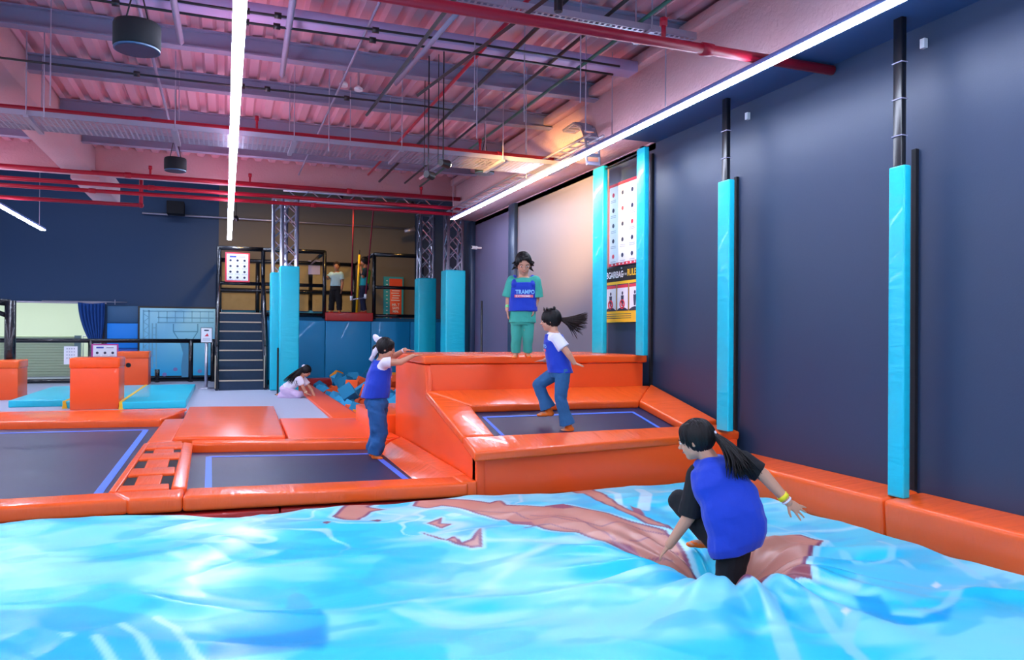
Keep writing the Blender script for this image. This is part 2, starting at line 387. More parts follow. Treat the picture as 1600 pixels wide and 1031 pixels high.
# round pendant speakers
def speaker(label, c, r, h):
    c = np.array(c); t = thing('pendant_speaker', label, 'speaker', c)
    MB().lathe([(r*0.94, 0.012), (r, 0.03), (r*1.0, h-0.02), (r*0.96, h)], c, 28).build('housing', BLACKFAB, t, smooth=True)
    MB().lathe([(r*0.90, 0.0), (r*0.90, 0.014)], c, 28).build('grille', mat('speaker_grille', '#3a3a55', 0.6), t)
    MB().lathe([(r*0.97, 0.004), (r*0.97, 0.016)], c, 28).build('rim', mat('speaker_rim', '#2c5a80', 0.4), t)
    for s_ in (-0.5, 0.5):
        MB().tube([c+np.array([s_*r, 0, h]), c+np.array([0, 0, h+0.35]), c+np.array([0, 0, 4.5-c[2]])], 0.006, 6).build('wire', BLACK, t)
    return t
ps = Zp(214, 80, 3.25); speaker('larger round black pendant speaker below the concrete rafter', ps, 0.155, 0.19)
ps = Zp(274, 268, 3.35); speaker('small round black pendant speaker in front of the pink back beam', ps, 0.135, 0.17)
ps = Zp(757, 272, 3.62); speaker('round black speaker tucked beside the long light bar near the corner', ps, 0.145, 0.16)
# two cone ceiling lamps (off)
for lab, u, v in (('small cone pendant fitting on a stem under the roof, flat square foot', 537, 135), ('small round pendant fitting on a stem under the roof', 560, 142)):
    c = Yp(u, v, 9.2); t = thing('ceiling_sensor', lab, 'fitting', c)
    MB().tube([c+np.array([0, 0, 0.05]), (c[0], c[1], 4.5)], 0.012, 8).build('stem', GALV, t)
    MB().lathe([(0.05, 0), (0.052, 0.03), (0.02, 0.06)], c, 16).build('head', WHITE, t)

# ================================================================ LIGHT BARS
BARM = mat('light_bar_diffuser', (0.9, 0.93, 1), 0.5, emit=BAR_POWER, ecolor=(0.70, 0.78, 1.0))
UPM = mat('added_pink_glow', (0.9, 0.7, 0.85), 0.5, emit=BAR_POWER*0.27, ecolor=(1.0, 0.50, 0.80))  # added pink glow to brighten the ceiling; the bars themselves shine mostly down
HOUS = mat('light_bar_housing', '#7f8fd0', 0.4)
def bar(label, x, y0, y1, z=3.5, wires=(), up=True):
    t = thing('light_bar', label, 'light', (x, (y0+y1)/2, z))
    MB().box(x-0.045, x+0.045, y0, y1, z, z+0.012).build('diffuser', BARM, t)
    MB().box(x-0.045, x+0.045, y0-0.003, y1+0.003, z+0.012, z+0.055).build('housing', HOUS, t, bevel=0.004, seg=1)
    if up: MB().box(x-0.03, x+0.03, y0, y1, z+0.055, z+0.06).build('added_glow_strip', UPM, t)
    for wy in wires:
        MB().tube([(x, wy, z+0.05), (x, wy, 4.48 if wy < 15 else 5.75)], 0.005, 6).build('wire', GALV, t)
bar('long glowing light bar running beside the dark right wall', 4.08, -5, 14.0, 3.465, (14.0, 10.2, 7.6), False)
bar('glowing light bar running down the middle of the hall', 0.075, -5, 19.5, 3.5, (10.5, 6.0, 16.0))
bar('glowing light bar over the far vault boxes, ending above the lobby opening', -3.8, -5, 19.4, 3.5, (19.0, 14.5))
bar('light bar beyond the concrete rafter, farthest from the dark right wall', -7.7, -5, 19.4, 3.5, (10,))

t = thing('light_bar', 'added unseen crosswise light bar brightening the back bay, behind the pink beam', 'light', (-0.5, 19.8, 5.5))  # added out of sight to lift the dark back bay
MB().box(-5.5, 1.5, 19.75, 19.85, 5.5, 5.512).build('diffuser', BARM, t); MB().box(-5.5, 1.5, 19.75, 19.85, 5.512, 5.56).build('housing', HOUS, t)
for x in (-5, -2, 1): MB().tube([(x, 19.8, 5.56), (x, 19.8, 5.75)], 0.005, 6).build('wire', GALV, t)
# spot lamps: two on the short track, warm, washing wall and platform
A2 = np.array([1.0, 1.0, 0.0])
def spotlamp(label, p, aim, power, size=70, blend=0.8, col=WARM, r=0.05, bulb=14.0, name='spotlight'):
    p = np.array(p); d = _u(np.array(aim)-p); t = thing(name, label, 'light', p)
    MB().tube([p-d*0.12, p], [r*0.8, r], 14).build('head', BLACK, t)
    MB().tube([p-d*0.004, p+d*0.004], r*0.8, 14).build('lens', mat('warm_lens', (1, .85, .6), 0.4, emit=bulb, ecolor=(1, 0.8, 0.5)), t)
    MB().ball(p+d*0.004, r*0.72).build('bulb', mat('warm_lens', (1, .85, .6), 0.4, emit=bulb, ecolor=(1, 0.8, 0.5)), t, smooth=True)
    l = bpy.data.lights.new('lamp', 'SPOT'); l.energy = power; l.color = col; l.spot_size = math.radians(size); l.spot_blend = blend; l.shadow_soft_size = 0.06
    lo = bpy.data.objects.new('lamp', l); COL.objects.link(lo); lo.parent = t
    q = Vector(d).to_track_quat('-Z', 'Y'); lo.rotation_euler = q.to_euler(); lo.location = Vector(d)*0.12
    zt = 4.48 if p[1] < 15 else 5.75
    MB().tube([p-d*0.08, (p-d*0.08)*A2+np.array([0, 0, zt])], 0.008, 6).build('stem', BLACK, t)
    return t
t = thing('lighting_track', 'short silver track carrying two lit warm spots near the corner', 'lighting track', (2.2, 8.5, 3.1))
tk0, tk1 = Yp(656, 279, 8.8), Yp(692, 254, 8.3)
MB().tube([tk0, tk1], 0.018, 4).build('rail', GALV, t)
for q in (tk0*0.8+tk1*0.2, tk0*0.2+tk1*0.8): MB().tube([q, (q[0], q[1], 4.48)], 0.005, 6).build('wire', BLACK, t)
spotlamp('warm lit spot at the lower end of the short silver track', Yp(675, 275, 8.55), (4.9, 11.0, 3.1), 760, 60)
spotlamp('warm lit spot at the upper end of the short silver track', Yp(700, 257, 8.3), (4.9, 9.8, 3.2), 950, 60)
spotlamp('small warm spot above the stair platform', Yp(370, 343, 19.0), (0.8, 23, 2.2), 230, 85)
spotlamp('warm spot hung behind the pink back beam over the trapeze', (2.6, 18.6, 4.5), (2.6, 23, 2.0), 200, 85)
spotlamp('warm spot hung behind the pink back beam over the height chart', (4.4, 18.8, 4.5), (4.6, 23, 2.2), 130, 85)
# lobby ceiling lamp
t = thing('lobby_ceiling_lamp', 'flat ceiling lamp lighting the bright lobby behind the opening', 'light', (-6, 25.6, 2.95))
MB().box(-10, -3.0, 24.6, 26.6, 2.95, 2.99).build('panel', mat('lobby_lamp', (1, 1, .95), 0.5, emit=3.6, ecolor=(0.9, 1.0, 0.86)), t)
# ================================================================ AIRBAG
def vnoise(x, y, seed=0):
    xi = np.floor(x).astype(np.int64); yi = np.floor(y).astype(np.int64); fx = x-xi; fy = y-yi
    fx = fx*fx*fx*(fx*(fx*6-15)+10); fy = fy*fy*fy*(fy*(fy*6-15)+10)
    def h(a, b):
        n = (a*374761393 + b*668265263 + seed*1274126177) & 0xffffffff
        n = ((n ^ (n >> 13))*1274126177) & 0xffffffff
        return ((n ^ (n >> 16)) & 0xffff)/65535.0
    return (h(xi, yi)*(1-fx)+h(xi+1, yi)*fx)*(1-fy)+(h(xi, yi+1)*(1-fx)+h(xi+1, yi+1)*fx)*fy
def fbm(x, y, oct=4, seed=0):
    s = 0; a = 0.5
    for k in range(oct): s = s+a*vnoise(x, y, seed+k*17); x = x*2.03+1.7; y = y*2.03-0.9; a *= 0.5
    return s
def sstep(a, b, x): t = np.clip((x-a)/(b-a), 0, 1); return t*t*(3-2*t)
CR = np.array([2.86, 3.86])
def air_z(x, y):
    z = -0.118+0.085*sstep(1.6, -0.8, x)
    z = z+0.13*(fbm(x*0.45+3, y*0.55, 2, 5)-0.40)
    wx = x+0.5*(fbm(x*0.8, y*0.8, 2, 9)-0.4); wy = y+0.5*(fbm(x*0.8+7, y*0.8, 2, 11)-0.4)
    def fold(a, sc, st, seed, p):
        ca, sa = math.cos(a), math.sin(a); u = (wx*ca+wy*sa)*sc; v = (-wx*sa+wy*ca)*sc*st
        n = vnoise(u, v, seed)
        return np.sqrt((2*n-1)**2+0.015)
    z = z-0.050*(fold(0.30, 0.45, 3.4, 21, 3)-0.5)-0.035*(fold(-0.40, 0.7, 3.6, 33, 3)-0.5)-0.017*(fold(0.75, 1.2, 2.8, 41, 2.5)-0.5)-0.007*(fold(-0.9, 1.7, 3.0, 61, 2)-0.5)
    z = z-0.010*(fold(-0.1, 1.6, 3.2, 55, 2)-0.5)*sstep(3.0, 5.0, y)
    dx = x-CR[0]; dy = y-CR[1]; r = np.hypot(dx, dy*1.05); th = np.arctan2(dy, dx)
    env = np.exp(-(r/1.0)**2)*sstep(0.08, 0.5, r)
    rad = 0.032*np.cos(th*13+1.5*np.sin(th*4+1))+0.014*np.cos(th*27+2)
    z = z+env*rad
    z = z-0.30*np.exp(-(r/0.27)**2)+0.04*np.exp(-((r-0.52)/0.22)**2)*(dy < 0.25)*sstep(0.3, -0.2, dy)
    dx2 = x-2.62; dy2 = y-4.20
    z = z-0.05*np.exp(-(dx2**2+dy2**2)/0.05)
    z = z-0.05*np.exp(-((x-2.95)**2+(y-4.38)**2)/0.05)
    # hems: tucked down along the deck and the wall pad
    far = 6.13+0.05*(fbm(x*1.6, x*0, 3, 77)-0.5)
    z = z-0.30*sstep(far-0.12, far+0.05, y)-0.10*sstep(4.34, 4.50, x)
    return z
X0, X1, Y0, Y1 = -5.2, 4.50, 0.6, 6.18
nx, ny = int((X1-X0)/0.0135), int((Y1-Y0)/0.0135)
gx, gy = np.meshgrid(np.linspace(X0, X1, nx), np.linspace(Y0, Y1, ny))
gz = air_z(gx, gy)
pts = np.stack([gx, gy, gz], -1).reshape(-1, 3)
idx = np.arange(nx*ny).reshape(ny, nx)
quads = np.stack([idx[:-1, :-1], idx[:-1, 1:], idx[1:, 1:], idx[1:, :-1]], -1).reshape(-1, 4)
me = bpy.data.meshes.new('airbag_cover')
me.vertices.add(len(pts)); me.vertices.foreach_set('co', pts.ravel())
me.loops.add(quads.size); me.loops.foreach_set('vertex_index', quads.ravel().astype(np.int32))
me.polygons.add(len(quads)); me.polygons.foreach_set('loop_start', np.arange(0, quads.size, 4, dtype=np.int32))
me.polygons.foreach_set('loop_total', np.full(len(quads), 4, dtype=np.int32))
me.polygons.foreach_set('use_smooth', np.ones(len(quads), dtype=bool))
me.update(); me.validate()
# ---- printed artwork: painted water with brown wooden shapes, stored as a colour attribute
px, py = pts[:, 0], pts[:, 1]
def L3(h): return np.array(lin(h)[:3])
col = np.zeros((len(pts), 3))
n1 = fbm(px*0.9+0.4*py, py*2.2, 4, 101); n2 = fbm(px*1.8, py*3.6-0.5*px, 3, 131)
deep, midc, pale, white_ = L3('#04b6e6'), L3('#26cdea'), L3('#86e2f2'), L3('#c4f0f8')
def mixc(c, d, k): return c*(1-k[:, None])+d*k[:, None]
col = mixc(np.tile(midc, (len(pts), 1)), pale, sstep(0.45, 0.62, n1)*0.85)
col = mixc(col, deep, sstep(0.52, 0.60, n2)*0.6)
def poly_sd(P):     # signed distance to a polygon (negative inside), in metres on the cover
    P = np.array(P); n = len(P); d = np.full(len(px), 1e9); inside = np.zeros(len(px), bool)
    bb = (px > P[:, 0].min()-0.15) & (px < P[:, 0].max()+0.15) & (py > P[:, 1].min()-0.15) & (py < P[:, 1].max()+0.15)
    I = np.nonzero(bb)[0]; x, y = px[I], py[I]; dd = np.full(len(I), 1e9); ins = np.zeros(len(I), bool)
    for i in range(n):
        a, b = P[i], P[(i+1) % n]; e = b-a; t = np.clip(((x-a[0])*e[0]+(y-a[1])*e[1])/(e@e+1e-12), 0, 1)
        dd = np.minimum(dd, np.hypot(x-a[0]-t*e[0], y-a[1]-t*e[1]))
        c = ((a[1] > y) != (b[1] > y)) & (x < (b[0]-a[0])*(y-a[1])/(b[1]-a[1]+1e-12)+a[0]); ins ^= c
    d[I] = np.where(ins, -dd, dd); return d
def line_d(P):
    P = np.array(P); d = np.full(len(px), 1e9)
    bb = (px > P[:, 0].min()-0.2) & (px < P[:, 0].max()+0.2) & (py > P[:, 1].min()-0.2) & (py < P[:, 1].max()+0.2)
    I = np.nonzero(bb)[0]; x, y = px[I], py[I]; dd = np.full(len(I), 1e9)
    for a, b in zip(P[:-1], P[1:]):
        e = b-a; t = np.clip(((x-a[0])*e[0]+(y-a[1])*e[1])/(e@e+1e-12), 0, 1); dd = np.minimum(dd, np.hypot(x-a[0]-t*e[0], y-a[1]-t*e[1]))
    d[I] = dd; return d
def pxy(L, z=-0.09): return [Zp(u, v, z)[:2] for u, v in L]
def fill(P, c, soft=0.012):
    global col
    col = mixc(col, L3(c), sstep(soft, -soft, poly_sd(P)))
def stroke(P, c, w, soft=0.010, k=1.0):
    global col
    col = mixc(col, L3(c), k*sstep(w+soft, w-soft, line_d(P)))
# foam lines of the painted water
iso = np.abs(fbm(px*0.6+0.5, py*1.7, 2, 201)-0.38); m_ = sstep(0.05, 0.0, iso)*sstep(3.2, 4.6, py)
col = mixc(col, white_, m_*0.6)
iso = np.abs(fbm(px*2.1+4, py*3.1, 2, 221)-0.38); m_ = sstep(0.03, 0.008, iso)*sstep(4.6, 5.3, py)*sstep(3.0, 1.5, px)*sstep(-0.8, 0.6, px)
col = mixc(col, white_, m_*0.75)
# darker reef-blue shape with pale streaks
fill(pxy([(-20, 965), (60, 962), (130, 957), (190, 966), (250, 973), (300, 972), (360, 962), (430, 950), (500, 941), (513, 960), (512, 1000), (505, 1020), (420, 1026), (330, 1040), (-20, 1100)]), '#06b2e4', 0.02)
fill(pxy([(325, 1020), (360, 1000), (430, 985), (505, 968), (510, 990), (505, 1015), (420, 1024), (320, 1040)]), '#0096d4', 0.03)
fill(pxy([(445, 945), (450, 925), (462, 918), (478, 922), (490, 938), (478, 944)]), '#3ab8dc', 0.01)
for L in ([(150, 1010), (165, 1026), (180, 1045)], [(190, 985), (215, 1000), (235, 1030), (245, 1045)], [(245, 972), (275, 985), (285, 1005), (305, 1030), (330, 1050)]):
    stroke(pxy(L), '#8fd8f2', 0.02)
fill(pxy([(0, 1005), (30, 1002), (52, 1010), (35, 1018), (5, 1014)]), '#38bdf0', 0.01); fill(pxy([(92, 1005), (110, 1004), (118, 1011), (100, 1012)]), '#7dd3f2', 0.008)
# pale loops on the wall side
for L, w in (([(1285, 910), (1330, 918), (1350, 905), (1345, 880), (1320, 862)], 0.035), ([(1262, 925), (1300, 935), (1330, 955), (1325, 985)], 0.03),
             ([(1375, 840), (1395, 850), (1392, 865), (1370, 875), (1350, 880)], 0.022), ([(1400, 955), (1440, 960), (1480, 945), (1505, 905)], 0.028),
             ([(1410, 868), (1425, 880), (1415, 895)], 0.025), ([(1480, 860), (1500, 875), (1530, 895)], 0.03), ([(1550, 900), (1560, 912), (1545, 918)], 0.02),
             ([(1270, 930), (1310, 985), (1360, 1031)], 0.03), ([(1200, 930), (1220, 975), (1240, 1031)], 0.045), ([(1270, 850), (1290, 838), (1305, 852)], 0.02),
             ([(1262, 880), (1275, 905), (1278, 912)], 0.02), ([(1185, 805), (1240, 822), (1290, 838)], 0.02), ([(1340, 960), (1325, 985), (1330, 1010)], 0.02)):
    stroke(pxy(L), '#86d6ee', w, 0.012, 0.85)
fill(pxy([(1320, 880), (1350, 905), (1420, 940), (1500, 905), (1460, 885), (1400, 875)]), '#58c8ea', 0.03)
fill(pxy([(1335, 925), (1375, 925), (1395, 955), (1440, 962), (1490, 945), (1480, 968), (1400, 972), (1350, 955)]), '#00a6e4', 0.02)
for cx_, cy_ in ((1322, 953), (1463, 900)): fill(pxy([(cx_-8, cy_), (cx_, cy_-5), (cx_+8, cy_), (cx_, cy_+5)]), '#d8eaf6', 0.012)
stroke(pxy([(812, 775), (815, 787), (806, 790)]), '#b8e6f4', 0.012)
stroke(pxy([(950, 768), (965, 775), (968, 790), (975, 792)]), '#b8e6f4', 0.03); stroke(pxy([(1000, 765), (1010, 772), (1005, 795)]), '#b8e6f4', 0.05)
# brown planks: outline first, then the planks
BR, BRL, PU, HALO = '#c68876', '#c98d7c', '#7c3f63', '#a8e2f2'
def shape(L, c=BR, outline=0.022, halo=0.05):
    P = pxy(L); sd = poly_sd(P)
    global col
    if halo: col = mixc(col, L3(HALO), 0.8*sstep(halo, halo-0.02, sd))
    col = mixc(col, L3(PU), sstep(0.010, 0.0, sd)); col = mixc(col, L3(c), sstep(-outline+0.008, -outline-0.008, sd))
shape([(520, 805), (540, 792), (562, 785), (600, 783), (575, 792), (603, 797), (580, 800), (567, 808), (560, 815), (538, 812)])
shape([(645, 791), (652, 783), (690, 781), (735, 785), (765, 790), (782, 786), (792, 793), (850, 795), (885, 794), (950, 803), (985, 812), (1040, 822), (1062, 835), (1082, 855), (1110, 872), (1060, 868), (1010, 852), (950, 842), (900, 830), (850, 826), (805, 818), (760, 808), (720, 798), (690, 793), (668, 796)])
shape([(885, 762), (920, 760), (945, 775), (975, 793), (1005, 805), (1055, 822), (1010, 815), (975, 800), (930, 782)], BR, 0.018, 0.0)
shape([(667, 820), (690, 811), (688, 820), (706, 821), (690, 827), (680, 824)], '#c48c80', 0.02, 0.04)
shape([(660, 833), (697, 845), (708, 840), (722, 847), (737, 843), (751, 829), (753, 848), (735, 851), (710, 848), (685, 843)], '#c48c80', 0.02, 0.04)
shape([(505, 824), (512, 822), (516, 824), (510, 827)], PU, 0.0, 0.02); shape([(578, 819), (590, 816), (596, 818), (590, 821)], PU, 0.0, 0.02)
shape([(1128, 872), (1160, 848), (1180, 838), (1252, 832), (1286, 838), (1268, 866), (1258, 880), (1268, 908), (1235, 905), (1200, 905), (1172, 918), (1140, 900)], BR, 0.02, 0.05)
for L in ([(740, 801), (800, 803), (830, 812), (870, 812), (940, 822)], [(830, 806), (900, 812), (960, 838)], [(940, 822), (975, 816), (1010, 822), (1050, 826)], [(985, 838), (1020, 835), (1060, 842)], [(820, 826), (860, 820), (905, 828)], [(960, 842), (1000, 850), (1050, 852)]):
    stroke(pxy(L), PU, 0.008, 0.008, 0.9)
for L in ([(850, 794), (880, 792), (898, 798), (880, 800)], [(790, 815), (830, 816), (835, 822), (800, 820)], [(950, 838), (985, 842), (1010, 852), (980, 850)], [(985, 790), (1000, 795), (1008, 805), (990, 800)]): fill(pxy(L), '#8d4c66', 0.01)
fill(pxy([(1160, 848), (1180, 838), (1240, 833), (1230, 860), (1180, 866), (1140, 884)]), '#c08470', 0.02)
fill(pxy([(1150, 905), (1185, 893), (1235, 895), (1262, 890), (1266, 906), (1200, 904), (1172, 916)]), '#8f4a52', 0.015)
stroke(pxy([(1150, 900), (1190, 889), (1232, 890), (1252, 886)]), '#d9a58a', 0.015)
# white lettering scrawl at the far hem
for L in ([(980, 760), (990, 756), (985, 764)], [(998, 758), (1010, 755), (1002, 761)], [(1015, 757), (1025, 749), (1038, 751), (1030, 758), (1046, 754)], [(1046, 756), (1054, 747), (1060, 754), (1050, 753)], [(1062, 754), (1064, 748), (1072, 750)], [(1072, 752), (1080, 745), (1084, 750)]):
    stroke(pxy(L, -0.14), '#f2f6fa', 0.016, 0.008, 1.0)
ca = me.color_attributes.new('print', 'FLOAT_COLOR', 'POINT')
ca.data.foreach_set('color', np.concatenate([col, np.ones((len(col), 1))], 1).astype(np.float32).ravel())
am = bpy.data.materials.new('airbag_print_vinyl'); am.use_nodes = True; nt = am.node_tree; b = nt.nodes['Principled BSDF']
at = nt.nodes.new('ShaderNodeAttribute'); at.attribute_name = 'print'; nt.links.new(at.outputs['Color'], b.inputs['Base Color'])
b.inputs['Roughness'].default_value = 0.36; b.inputs['Coat Weight'].default_value = 0.12; b.inputs['Coat Roughness'].default_value = 0.2
tc = nt.nodes.new('ShaderNodeTexCoord'); nn = nt.nodes.new('ShaderNodeTexNoise'); nn.inputs['Scale'].default_value = 3.5; nn.inputs['Detail'].default_value = 3; nn.inputs['Distortion'].default_value = 1.2
bp = nt.nodes.new('ShaderNodeBump'); bp.inputs['Strength'].default_value = 0.10; bp.inputs['Distance'].default_value = 0.03
nt.links.new(tc.outputs['Object'], nn.inputs['Vector']); nt.links.new(nn.outputs['Fac'], bp.inputs['Height']); nt.links.new(bp.outputs[0], b.inputs['Normal'])
me.materials.append(am)
ab = thing('airbag', 'huge wrinkled cyan airbag printed with pale water and brown planks', 'airbag', (0, 3.5, -0.85))
o = bpy.data.objects.new('printed_cover', me); COL.objects.link(o); o.parent = ab; o.location = -Vector(ab.location); BASE[o.name] = np.zeros(3)
MB().box(-5.15, 4.44, 0.65, 6.10, -0.85, -0.5).build('air_cushion', CYAN, ab, bevel=0.08, seg=2)

# ================================================================ TRAMPOLINE DECK
OP, OPY, OF = ORANGE, ORANGE_Y, ORANGE_F
BZ = -0.11
def bedline(parent, pts_, w, z=BZ):
    # a flat blue band along a polyline (x, y)
    P = [np.array(p, float) for p in pts_]
    for a, b_ in zip(P[:-1], P[1:]):
        d = _u(b_-a); n = np.array([-d[1], d[0]])*w/2
        q = [(*(a-n), z), (*(b_-n), z), (*(b_+n), z), (*(a+n), z)]
        MB().hexa([(x, y, zz+0.0005) for x, y, zz in q], [(x, y, zz+0.004) for x, y, zz in q]).build('marking_line', LINEB, parent)
# left trampoline
t1 = thing('trampoline', 'large left trampoline beside the strapped divider pad, dark bed with blue border line', 'trampoline', (-2.9, 9.3, -0.6))
MB().hexa([(-5.4, 6.7, -0.13), (-0.80, 6.7, -0.13), (-0.86, 12.25, -0.13), (-5.4, 12.75, -0.13)], [(-5.4, 6.7, BZ), (-0.80, 6.7, BZ), (-0.86, 12.25, BZ), (-5.4, 12.75, BZ)]).build('bed', BEDM, t1)
bedline(t1, [(-1.0, 6.8), (-1.03, 11.75), (-5.2, 12.2)], 0.07)
pad('rear_pad', [(-5.4, 12.75, 0.0), (-0.86, 12.10, 0.0), (-0.60, 13.40, 0.01), (-5.4, 13.85, 0.01)], 0.14, OP, t1, 0.03)
pad('front_pad', [(-5.4, 6.42, 0.0), (-0.68, 6.42, 0.0), (-0.83, 6.74, 0.0), (-5.4, 6.82, 0.0)], 0.12, OP, t1, 0.03)
for lx in (-5.2, -3.0, -1.1): MB().tube([(lx, 6.6, -0.85), (lx, 6.6, -0.13)], 0.03, 8).build('frame_leg', BLACK, t1)
# divider with straps
dv = thing('divider_pad', 'narrow orange divider between the trampolines with black straps showing', 'pad', (-0.6, 9.4, -0.6))
pad('rear_cushion', [(-0.84, 9.58, 0.0), (-0.56, 9.66, 0.0), (-0.54, 12.10, 0.0), (-0.82, 12.08, 0.0)], 0.13, OPY, dv, 0.03)
pad('edge_cushion', [(-0.86, 6.76, 0.0), (-0.80, 6.76, 0.0), (-0.80, 9.56, 0.0), (-0.86, 9.56, 0.0)], 0.13, OPY, dv, 0.015)
pad('edge_cushion', [(-0.40, 6.74, 0.02), (-0.28, 6.74, 0.0), (-0.33, 9.36, 0.0), (-0.44, 9.40, 0.02)], 0.13, OPY, dv, 0.02)
pad('base_board', [(-0.80, 6.76, -0.02), (-0.41, 6.74, -0.02), (-0.44, 9.56, -0.02), (-0.80, 9.56, -0.02)], 0.10, BLACKFAB, dv, 0.005)
pad('rear_cushion', [(-0.80, 9.32, 0.005), (-0.43, 9.28, 0.005), (-0.46, 9.60, 0.005), (-0.80, 9.57, 0.005)], 0.05, OP, dv, 0.015)
for k, (ya, yb) in enumerate([(6.98, 7.42), (7.80, 8.32), (8.72, 9.05)]):
    pad('inset_cushion', [(-0.70, ya, 0.0), (-0.50, ya-0.01, 0.0), (-0.51, yb-0.01, 0.0), (-0.71, yb, 0.0)], 0.03, OP, dv, 0.01)
for k, (ya, yb) in enumerate([(6.74, 6.96), (7.46, 7.80), (8.35, 8.72), (9.07, 9.32)]):
    pad('strap_cushion', [(-0.795, ya, 0.006), (-0.415, ya-0.01, 0.006), (-0.43, yb-0.02, 0.006), (-0.795, yb, 0.006)], 0.035, OP, dv, 0.012)
pad('front_cushion', [(-0.68, 6.40, 0.0), (-0.30, 6.38, 0.0), (-0.30, 6.71, 0.0), (-0.83, 6.74, 0.0)], 0.12, OP, dv, 0.03)
# right trampoline
t2 = thing('trampoline', 'smaller trampoline next to the orange tower, dark bed with blue border line', 'trampoline', (0.8, 7.9, -0.6))
MB().hexa([(-0.36, 6.5, -0.13), (1.95, 6.4, -0.13), (1.95, 9.15, -0.13), (-0.36, 9.6, -0.13)], [(-0.36, 6.5, BZ), (1.95, 6.4, BZ), (1.95, 9.15, BZ), (-0.36, 9.6, BZ)]).build('bed', BEDM, t2)
bedline(t2, [(-0.12, 6.7), (-0.16, 9.02), (1.60, 8.66), (1.62, 6.5)], 0.06)
pad('front_pad', [(-0.30, 6.38, 0.0), (1.96, 6.18, 0.0), (1.96, 6.50, 0.0), (-0.28, 6.72, 0.0)], 0.12, OP, t2, 0.03)
pad('rear_pad', [(-0.35, 9.38, 0.0), (1.84, 8.98, 0.0), (2.0, 9.20, 0.0), (-0.36, 9.66, 0.0)], 0.13, OP, t2, 0.03)
MB().hexa([(1.66, 6.50, -0.12), (2.03, 6.48, -0.12), (2.03, 9.10, -0.12), (1.68, 8.86, -0.12)], [(1.88, 6.50, 0.0), (2.03, 6.48, 0.02), (2.03, 9.10, 0.02), (1.84, 8.86, 0.0)]).build('side_pad', OPY, t2, 0.02, 3)
pad('corner_cushion', [(1.90, 6.20, 0.01), (2.04, 6.19, 0.01), (2.04, 6.5, 0.01), (1.90, 6.5, 0.01)], 0.13, OP, t2, 0.02)
for lx in (-0.2, 1.0, 1.9): MB().tube([(lx, 6.5, -0.85), (lx, 6.5, -0.13)], 0.03, 8).build('frame_leg', BLACK, t2)
# big flat mats behind
tag(pad('floor_mat', [(-0.56, 9.72, 0.035), (0.69, 9.47, 0.035), (0.78, 13.33, 0.035), (-0.55, 13.58, 0.035)], 0.13, OPY, None, 0.03), 'raised square orange mat between the divider and the carpet', 'mat')
tag(pad('floor_mat', [(0.72, 9.46, 0.0), (2.02, 9.20, 0.0), (2.02, 11.38, 0.0), (0.76, 11.72, 0.0)], 0.13, OF, None, 0.02), 'flat orange mat in front of the foam pit', 'mat')
tag(pad('floor_mat', [(-5.4, 13.86, 0.005), (-0.60, 13.42, 0.005), (-0.58, 13.62, 0.005), (-5.4, 14.06, 0.005)], 0.10, OF, None, 0.015), 'thin orange border strip along the carpet behind the left trampoline', 'mat')
struct(MB().box(0.74, 1.55, 11.5, 13.36, -0.2, -0.03).build('floor', CARPET))
struct(MB().box(-5.4, 2.0, 9.3, 13.4, -0.5, -0.2).build('floor', DARKF))
# lower skirt under the front pads
for lab, xa, xb in (('lower red skirt pad under the large left trampoline', -5.4, -1.05), ('lower red skirt pad under the strapped divider', -1.04, 0.42), ('lower red skirt pad under the smaller trampoline', 0.43, 2.0)):
    fa = 6.50-0.055*(xa+0.3) if xa > -0.4 else 6.50; fb = 6.50-0.06*(xb+0.3) if xb > -0.4 else 6.50
    q = [(xa, fa-0.1, -0.145), (xb, fb-0.1, -0.145), (xb, fb+0.1, -0.145), (xa, fa+0.1, -0.145)]
    tag(pad('skirt_pad', q, 0.085, RED, None, 0.02), lab, 'pad')
    tag(MB().box(xa+0.02, xb-0.02, min(fa, fb)-0.06, min(fa, fb)-0.02, -0.84, -0.24).build('skirt_board', BLACKFAB), lab.replace('lower red skirt pad', 'black kick board'), 'board')

# ================================================================ RAMP TOWER
x0, x1 = 2.04, 4.80
def rz(y): return 0.30+0.2*(y-6.2)
tw = thing('ramp_tower', 'orange padded tower with a sloping trampoline and a flat jumping ledge on top', 'trampoline tower', (3.4, 7.8, -0.85))
MB().hexa([(x0, 6.24, -0.16), (x1-0.02, 6.24, -0.16), (x1-0.02, 6.34, -0.16), (x0, 6.34, -0.16)], [(x0, 6.24, 0.225), (x1-0.02, 6.24, 0.245), (x1-0.02, 6.34, 0.245), (x0, 6.34, 0.225)]).build('front_panel', OF, tw, 0.012, 2)
MB().box(x0+0.03, x1-0.05, 6.30, 6.38, -0.84, -0.14).build('kick_board', BLACKFAB, tw)
MB().prism([(x0, 6.22, -0.16), (x0, 9.55, -0.16), (x0, 9.55, 0.93), (x0, 8.03, 0.93), (x0, 7.99, 0.60), (x0, 6.22, 0.24)], (0.08, 0, 0)).build('side_panel', OF, tw, 0.012, 2)
MB().box(x0+0.05, x1-0.05, 8.02, 8.10, 0.35, 0.935).build('riser_panel', OF, tw, 0.012, 2)
MB().box(x0+0.05, x1-0.05, 9.47, 9.55, -0.3, 0.93).build('rear_panel', OF, tw, 0.012, 2)
pad('ledge_mat', [(x0-0.02, 8.0, 1.03), (x1, 8.0, 1.03), (x1, 9.62, 1.03), (x0-0.02, 9.62, 1.03)], 0.09, OP, tw, 0.025)
